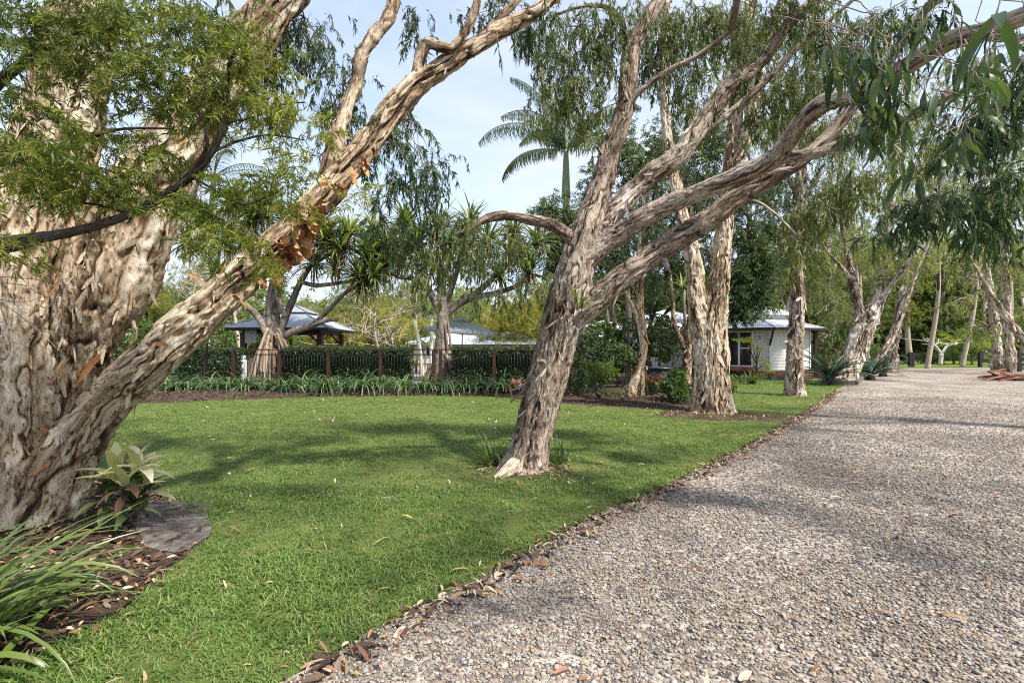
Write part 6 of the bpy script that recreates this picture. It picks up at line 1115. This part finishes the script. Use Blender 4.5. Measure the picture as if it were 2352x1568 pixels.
for k, (x, y, d, rx, ry, n, lb) in enumerate([(300, 770, 22, 60, 50, 160, 'bright green shrub behind the crook of the giant paperbark'), (420, 790, 24, 50, 40, 90, 'green shrub left of the pool gate'), (380, 850, 19, 50, 24, 70, 'low green shrub by the deck end'), (500, 780, 26, 40, 36, 80, 'leafy shrub left of the gazebo post'), (655, 790, 28, 40, 30, 60, 'shrub under the gazebo roof line')]):
    bush('garden_shrub', lb, x, y, d, rx, ry, n, 'shrub', 'leaf_shrub', 300 + k, 1.5, .5)
# pale bare-branched gums far left
def bare_tree(label, x, d, h, seed):
    r = np.random.default_rng(seed); b = P(x, gy(d), d); b[2] = 0; t = thing('bare_gum_tree', label, 'tree', b); g = Geo()
    tip = b + np.array((r.normal(0, .8), 0, h)); s = wiggle(r, b, tip, 12, .1); obj('trunk', Geo().tube(s, np.linspace(.12, .03, 12), 8), MAT['bark_far'], t)
    for k in range(14):
        p = s[r.integers(4, 11)]; q = p + np.array((r.normal(0, 2.4), r.normal(0, 1.2), r.uniform(.2, 2.4))); w = wiggle(r, p, q, 8, .16); g.tube(w, np.linspace(.035, .012, 8), 5)
        for j in range(4): e = w[r.integers(3, 8)]; g.tube(wiggle(r, e, e + r.normal(0, .9, 3) + (0, 0, .3), 6, .15), np.linspace(.03, .008, 6), 4)
    obj('branches', g, MAT['bark_far'], t)
for k, (x, d, h, lb) in enumerate([(420, 46, 9, 'pale bare gum showing between the left trunks'), (470, 52, 10, 'thin bare gum left of the gazebo'), (865, 40, 4.5, 'bare grey branches low behind the long hedge'), (905, 42, 4, 'tangle of bare grey branches near the slim palm')]): bare_tree(lb, x, d, h, 330 + k)
# trees along the drive and behind the gate
for k, (x, d, w, cl, kd, lf, sc_, tb, lb) in enumerate([
    (1900, 34, 14, [(1890, 620, 34, 50, 60, 70), (1930, 560, 34, 60, 70, 80), (1880, 520, 34, 50, 60, 60), (1900, 700, 34, 50, 50, 60)], 'far', 'leaf_pale', 1.1, .5, 'pale loose tree right of the pavilion post'),
    (1920, 30, 8, [(1905, 770, 30, 40, 40, 70), (1950, 740, 30, 40, 50, 70), (1880, 800, 30, 30, 30, 40)], 'far', 'leaf_paper', .9, .6, 'leafy understorey tree behind the large cycad'),
    (2000, 46, 14, [(2000, 560, 46, 60, 70, 70), (1960, 640, 46, 50, 60, 60), (2040, 640, 46, 50, 60, 60), (2010, 720, 46, 50, 50, 50)], 'everfar', 'leaf_paper', 1.1, .65, 'green tree behind the leaning paperbark crown'),
    (2090, 54, 14, [(2090, 640, 54, 60, 70, 70), (2060, 560, 54, 60, 60, 60), (2130, 580, 54, 50, 60, 60), (2080, 730, 54, 50, 50, 50)], 'everfar', 'leaf_gold', 1.2, .2, 'yellowish tree behind the gate'),
    (2160, 60, 14, [(2150, 640, 60, 60, 70, 70), (2190, 560, 60, 60, 70, 60), (2140, 730, 60, 60, 50, 60), (2200, 680, 60, 50, 60, 50)], 'everfar', 'leaf_shrub', 1.3, .4, 'broad green tree behind the white frangipani'),
    (2260, 58, 14, [(2250, 650, 58, 60, 70, 70), (2300, 580, 58, 60, 70, 60), (2230, 560, 58, 50, 60, 50), (2290, 720, 58, 60, 50, 60), (2230, 740, 58, 50, 40, 40)], 'everfar', 'leaf_paper', 1.3, .6, 'olive tree behind the golden palms'),
    (2350, 52, 14, [(2340, 640, 52, 50, 80, 70), (2380, 560, 52, 60, 70, 50), (2340, 740, 52, 40, 50, 40)], 'everfar', 'leaf_pale', 1.2, .5, 'pale tree at the right edge behind the rail fence'),
    (2210, 40, 10, [(2190, 420, 40, 80, 70, 70), (2280, 400, 40, 80, 70, 70), (2240, 480, 40, 70, 60, 60), (2340, 440, 40, 60, 60, 50), (2210, 330, 40, 90, 60, 60)], 'far', 'leaf_pale', 1.25, .5, 'high pale crown above the driveway end'),
    (1800, 40, 14, [(1780, 640, 40, 60, 50, 50), (1830, 600, 40, 60, 60, 60), (1860, 680, 40, 50, 50, 50)], 'far', 'leaf_paper', 1.2, .6, 'green tree rising behind the pavilion roof')]):
    simple_tree('roadside_tree', lb, x, d, w, cl, kd, lf, 'bark_far', 360 + k, sc_ * 1.15, tb, .3, br=.06, mul=2.4)
for x, y, d, rx, ry, n, lf, lb in [(2120, 825, 47, 26, 22, 70, 'leaf_ever', 'dark shrub left of the white frangipani'), (2145, 832, 48, 20, 14, 40, 'leaf_ever', 'low dark shrub behind the frangipani trunk'), (2255, 815, 50, 26, 30, 50, 'leaf_ever', 'dark shrub right of the golden palms'), (1975, 810, 33, 22, 28, 60, 'leaf_shrub', 'green shrub between cycads and gate'), (2010, 812, 36, 22, 20, 50, 'leaf_shrub', 'broad-leaved shrub behind the gate rails'), (2300, 815, 42, 30, 28, 50, 'leaf_pale', 'pale shrub beside the right gate post'), (1872, 830, 31, 26, 24, 50, 'leaf_pale', 'pale hedge plant behind the pavilion post')]:
    bush('far_shrub', lb, x, y, d, rx, ry, n, 'everfar', lf, int(x), .8, .5)
# frangipani
fb = P(2160, gy(42), 42); fb[2] = 0; fr_ = thing('frangipani_tree', 'small white forked frangipani with a few yellow leaves on the far lawn', 'tree', fb); r_ = np.random.default_rng(400); W2 = lambda x, y: P(x, y, 42)
obj('trunk', Geo().tube(spline([fb, W2(2161, 825), W2(2162, 812)], .2), .15, 8), MAT['trunk_white'], fr_); tg_ = []
for pts in ([(2162, 813), (2152, 798), (2140, 788), (2125, 783)], [(2162, 813), (2172, 798), (2182, 792), (2200, 788)]):
    s = spline([W2(*p) for p in pts], .3); obj('limb', Geo().tube(s, np.linspace(.12, .05, len(s)), 7), MAT['trunk_white'], fr_)
    for k in range(8):
        e = s[r_.integers(3, len(s))]; q = e + np.array((r_.normal(0, .9), r_.normal(0, .6), r_.uniform(.05, .5))); obj('branch', Geo().tube(wiggle(r_, e, q, 5, .12), np.linspace(.04, .02, 5), 5), MAT['trunk_white'], fr_); tg_.append(q)
g = Geo(); q = np.array([p for p in tg_ if p[0] > fb[0]]); q = np.repeat(q, 7, 0); g.add(leaf_quads(q, r_.normal(0, 1, q.shape) + (0, 0, .4), .3, .1, r_).reshape(-1, 3), np.arange(len(q) * 4).reshape(-1, 4), .8); obj('leaves', g, MAT['leaf_lime'], fr_, False)
for k, (x, d, cl, lf, lb) in enumerate([(1960, 38, [(1900, 330, 38, 80, 80, 60), (1990, 260, 38, 90, 80, 70), (1940, 430, 38, 70, 70, 50), (1860, 250, 38, 70, 80, 50)], 'leaf_pale', 'high pale crown behind the slim straight paperbark'), (2130, 36, [(2100, 280, 36, 80, 80, 60), (2170, 220, 36, 80, 80, 60), (2080, 200, 36, 70, 70, 50), (2140, 370, 36, 70, 60, 44)], 'leaf_pale', 'high pale crown over the bend of the driveway'), (2320, 34, [(2290, 260, 34, 80, 80, 60), (2350, 180, 34, 80, 90, 60), (2240, 180, 34, 70, 80, 50)], 'leaf_paper', 'high olive crown at the right edge above the white trunks'), (1720, 36, [(1680, 260, 36, 80, 90, 60), (1760, 330, 36, 80, 80, 60), (1640, 160, 36, 80, 80, 50), (1790, 200, 36, 80, 90, 60)], 'leaf_pale', 'high pale crown behind the twin stems of the stout paperbark'), (560, 34, [(520, 520, 34, 70, 60, 50), (600, 560, 34, 70, 50, 50), (450, 480, 34, 60, 60, 50), (560, 450, 34, 60, 50, 36)], 'leaf_paper', 'olive tree behind the leaning limb left of the gazebo')]):
    simple_tree('roadside_tree', lb, x, d, 11, cl, 'far', lf, 'bark_far', 380 + k, 1.25, .5, .3, br=.06, mul=2.2)
# the wood that closes the view: one mass
r_ = np.random.default_rng(410); g = Geo(); g.tw = []; pts = []
for x0_, x1_, d0, d1, h, n in [(-110, -40, 75, 100, 13, 1200), (-45, -6, 72, 90, 9, 1500), (-10, 26, 72, 90, 10, 1500), (22, 60, 62, 80, 13, 3000), (50, 110, 60, 80, 15, 3000)]:
    p = np.column_stack([r_.uniform(x0_, x1_, n), r_.uniform(d0, d1, n), h * r_.random(n) ** .75]); p[:, 2] *= 1 + .3 * vnoise(np.column_stack([p[:, :2] * .12, np.zeros(n)]), 4); pts.append(p)
MAT['leaf_wood'] = m_leaf('far_wood_leaf', [(.06, .085, .03), (.11, .15, .05), (.17, .205, .07), (.27, .275, .11)], .4, .6, .2, True)
lib_ = []
for V_, _ in TMPL['everfar'][:6]: q = Geo(); q.add(V_.reshape(-1, 3), np.arange(V_.shape[0] * 3).reshape(-1, 3), np.repeat(r_.random(len(V_)), 3)); lib_.append(q)
pts = np.vstack(pts); scatter('far_wood', pts, 5.0 * r_.uniform(.7, 1.3, len(pts)), lib_, MAT['leaf_wood'], 'pale green wood closing the view on the horizon', .3, 12)
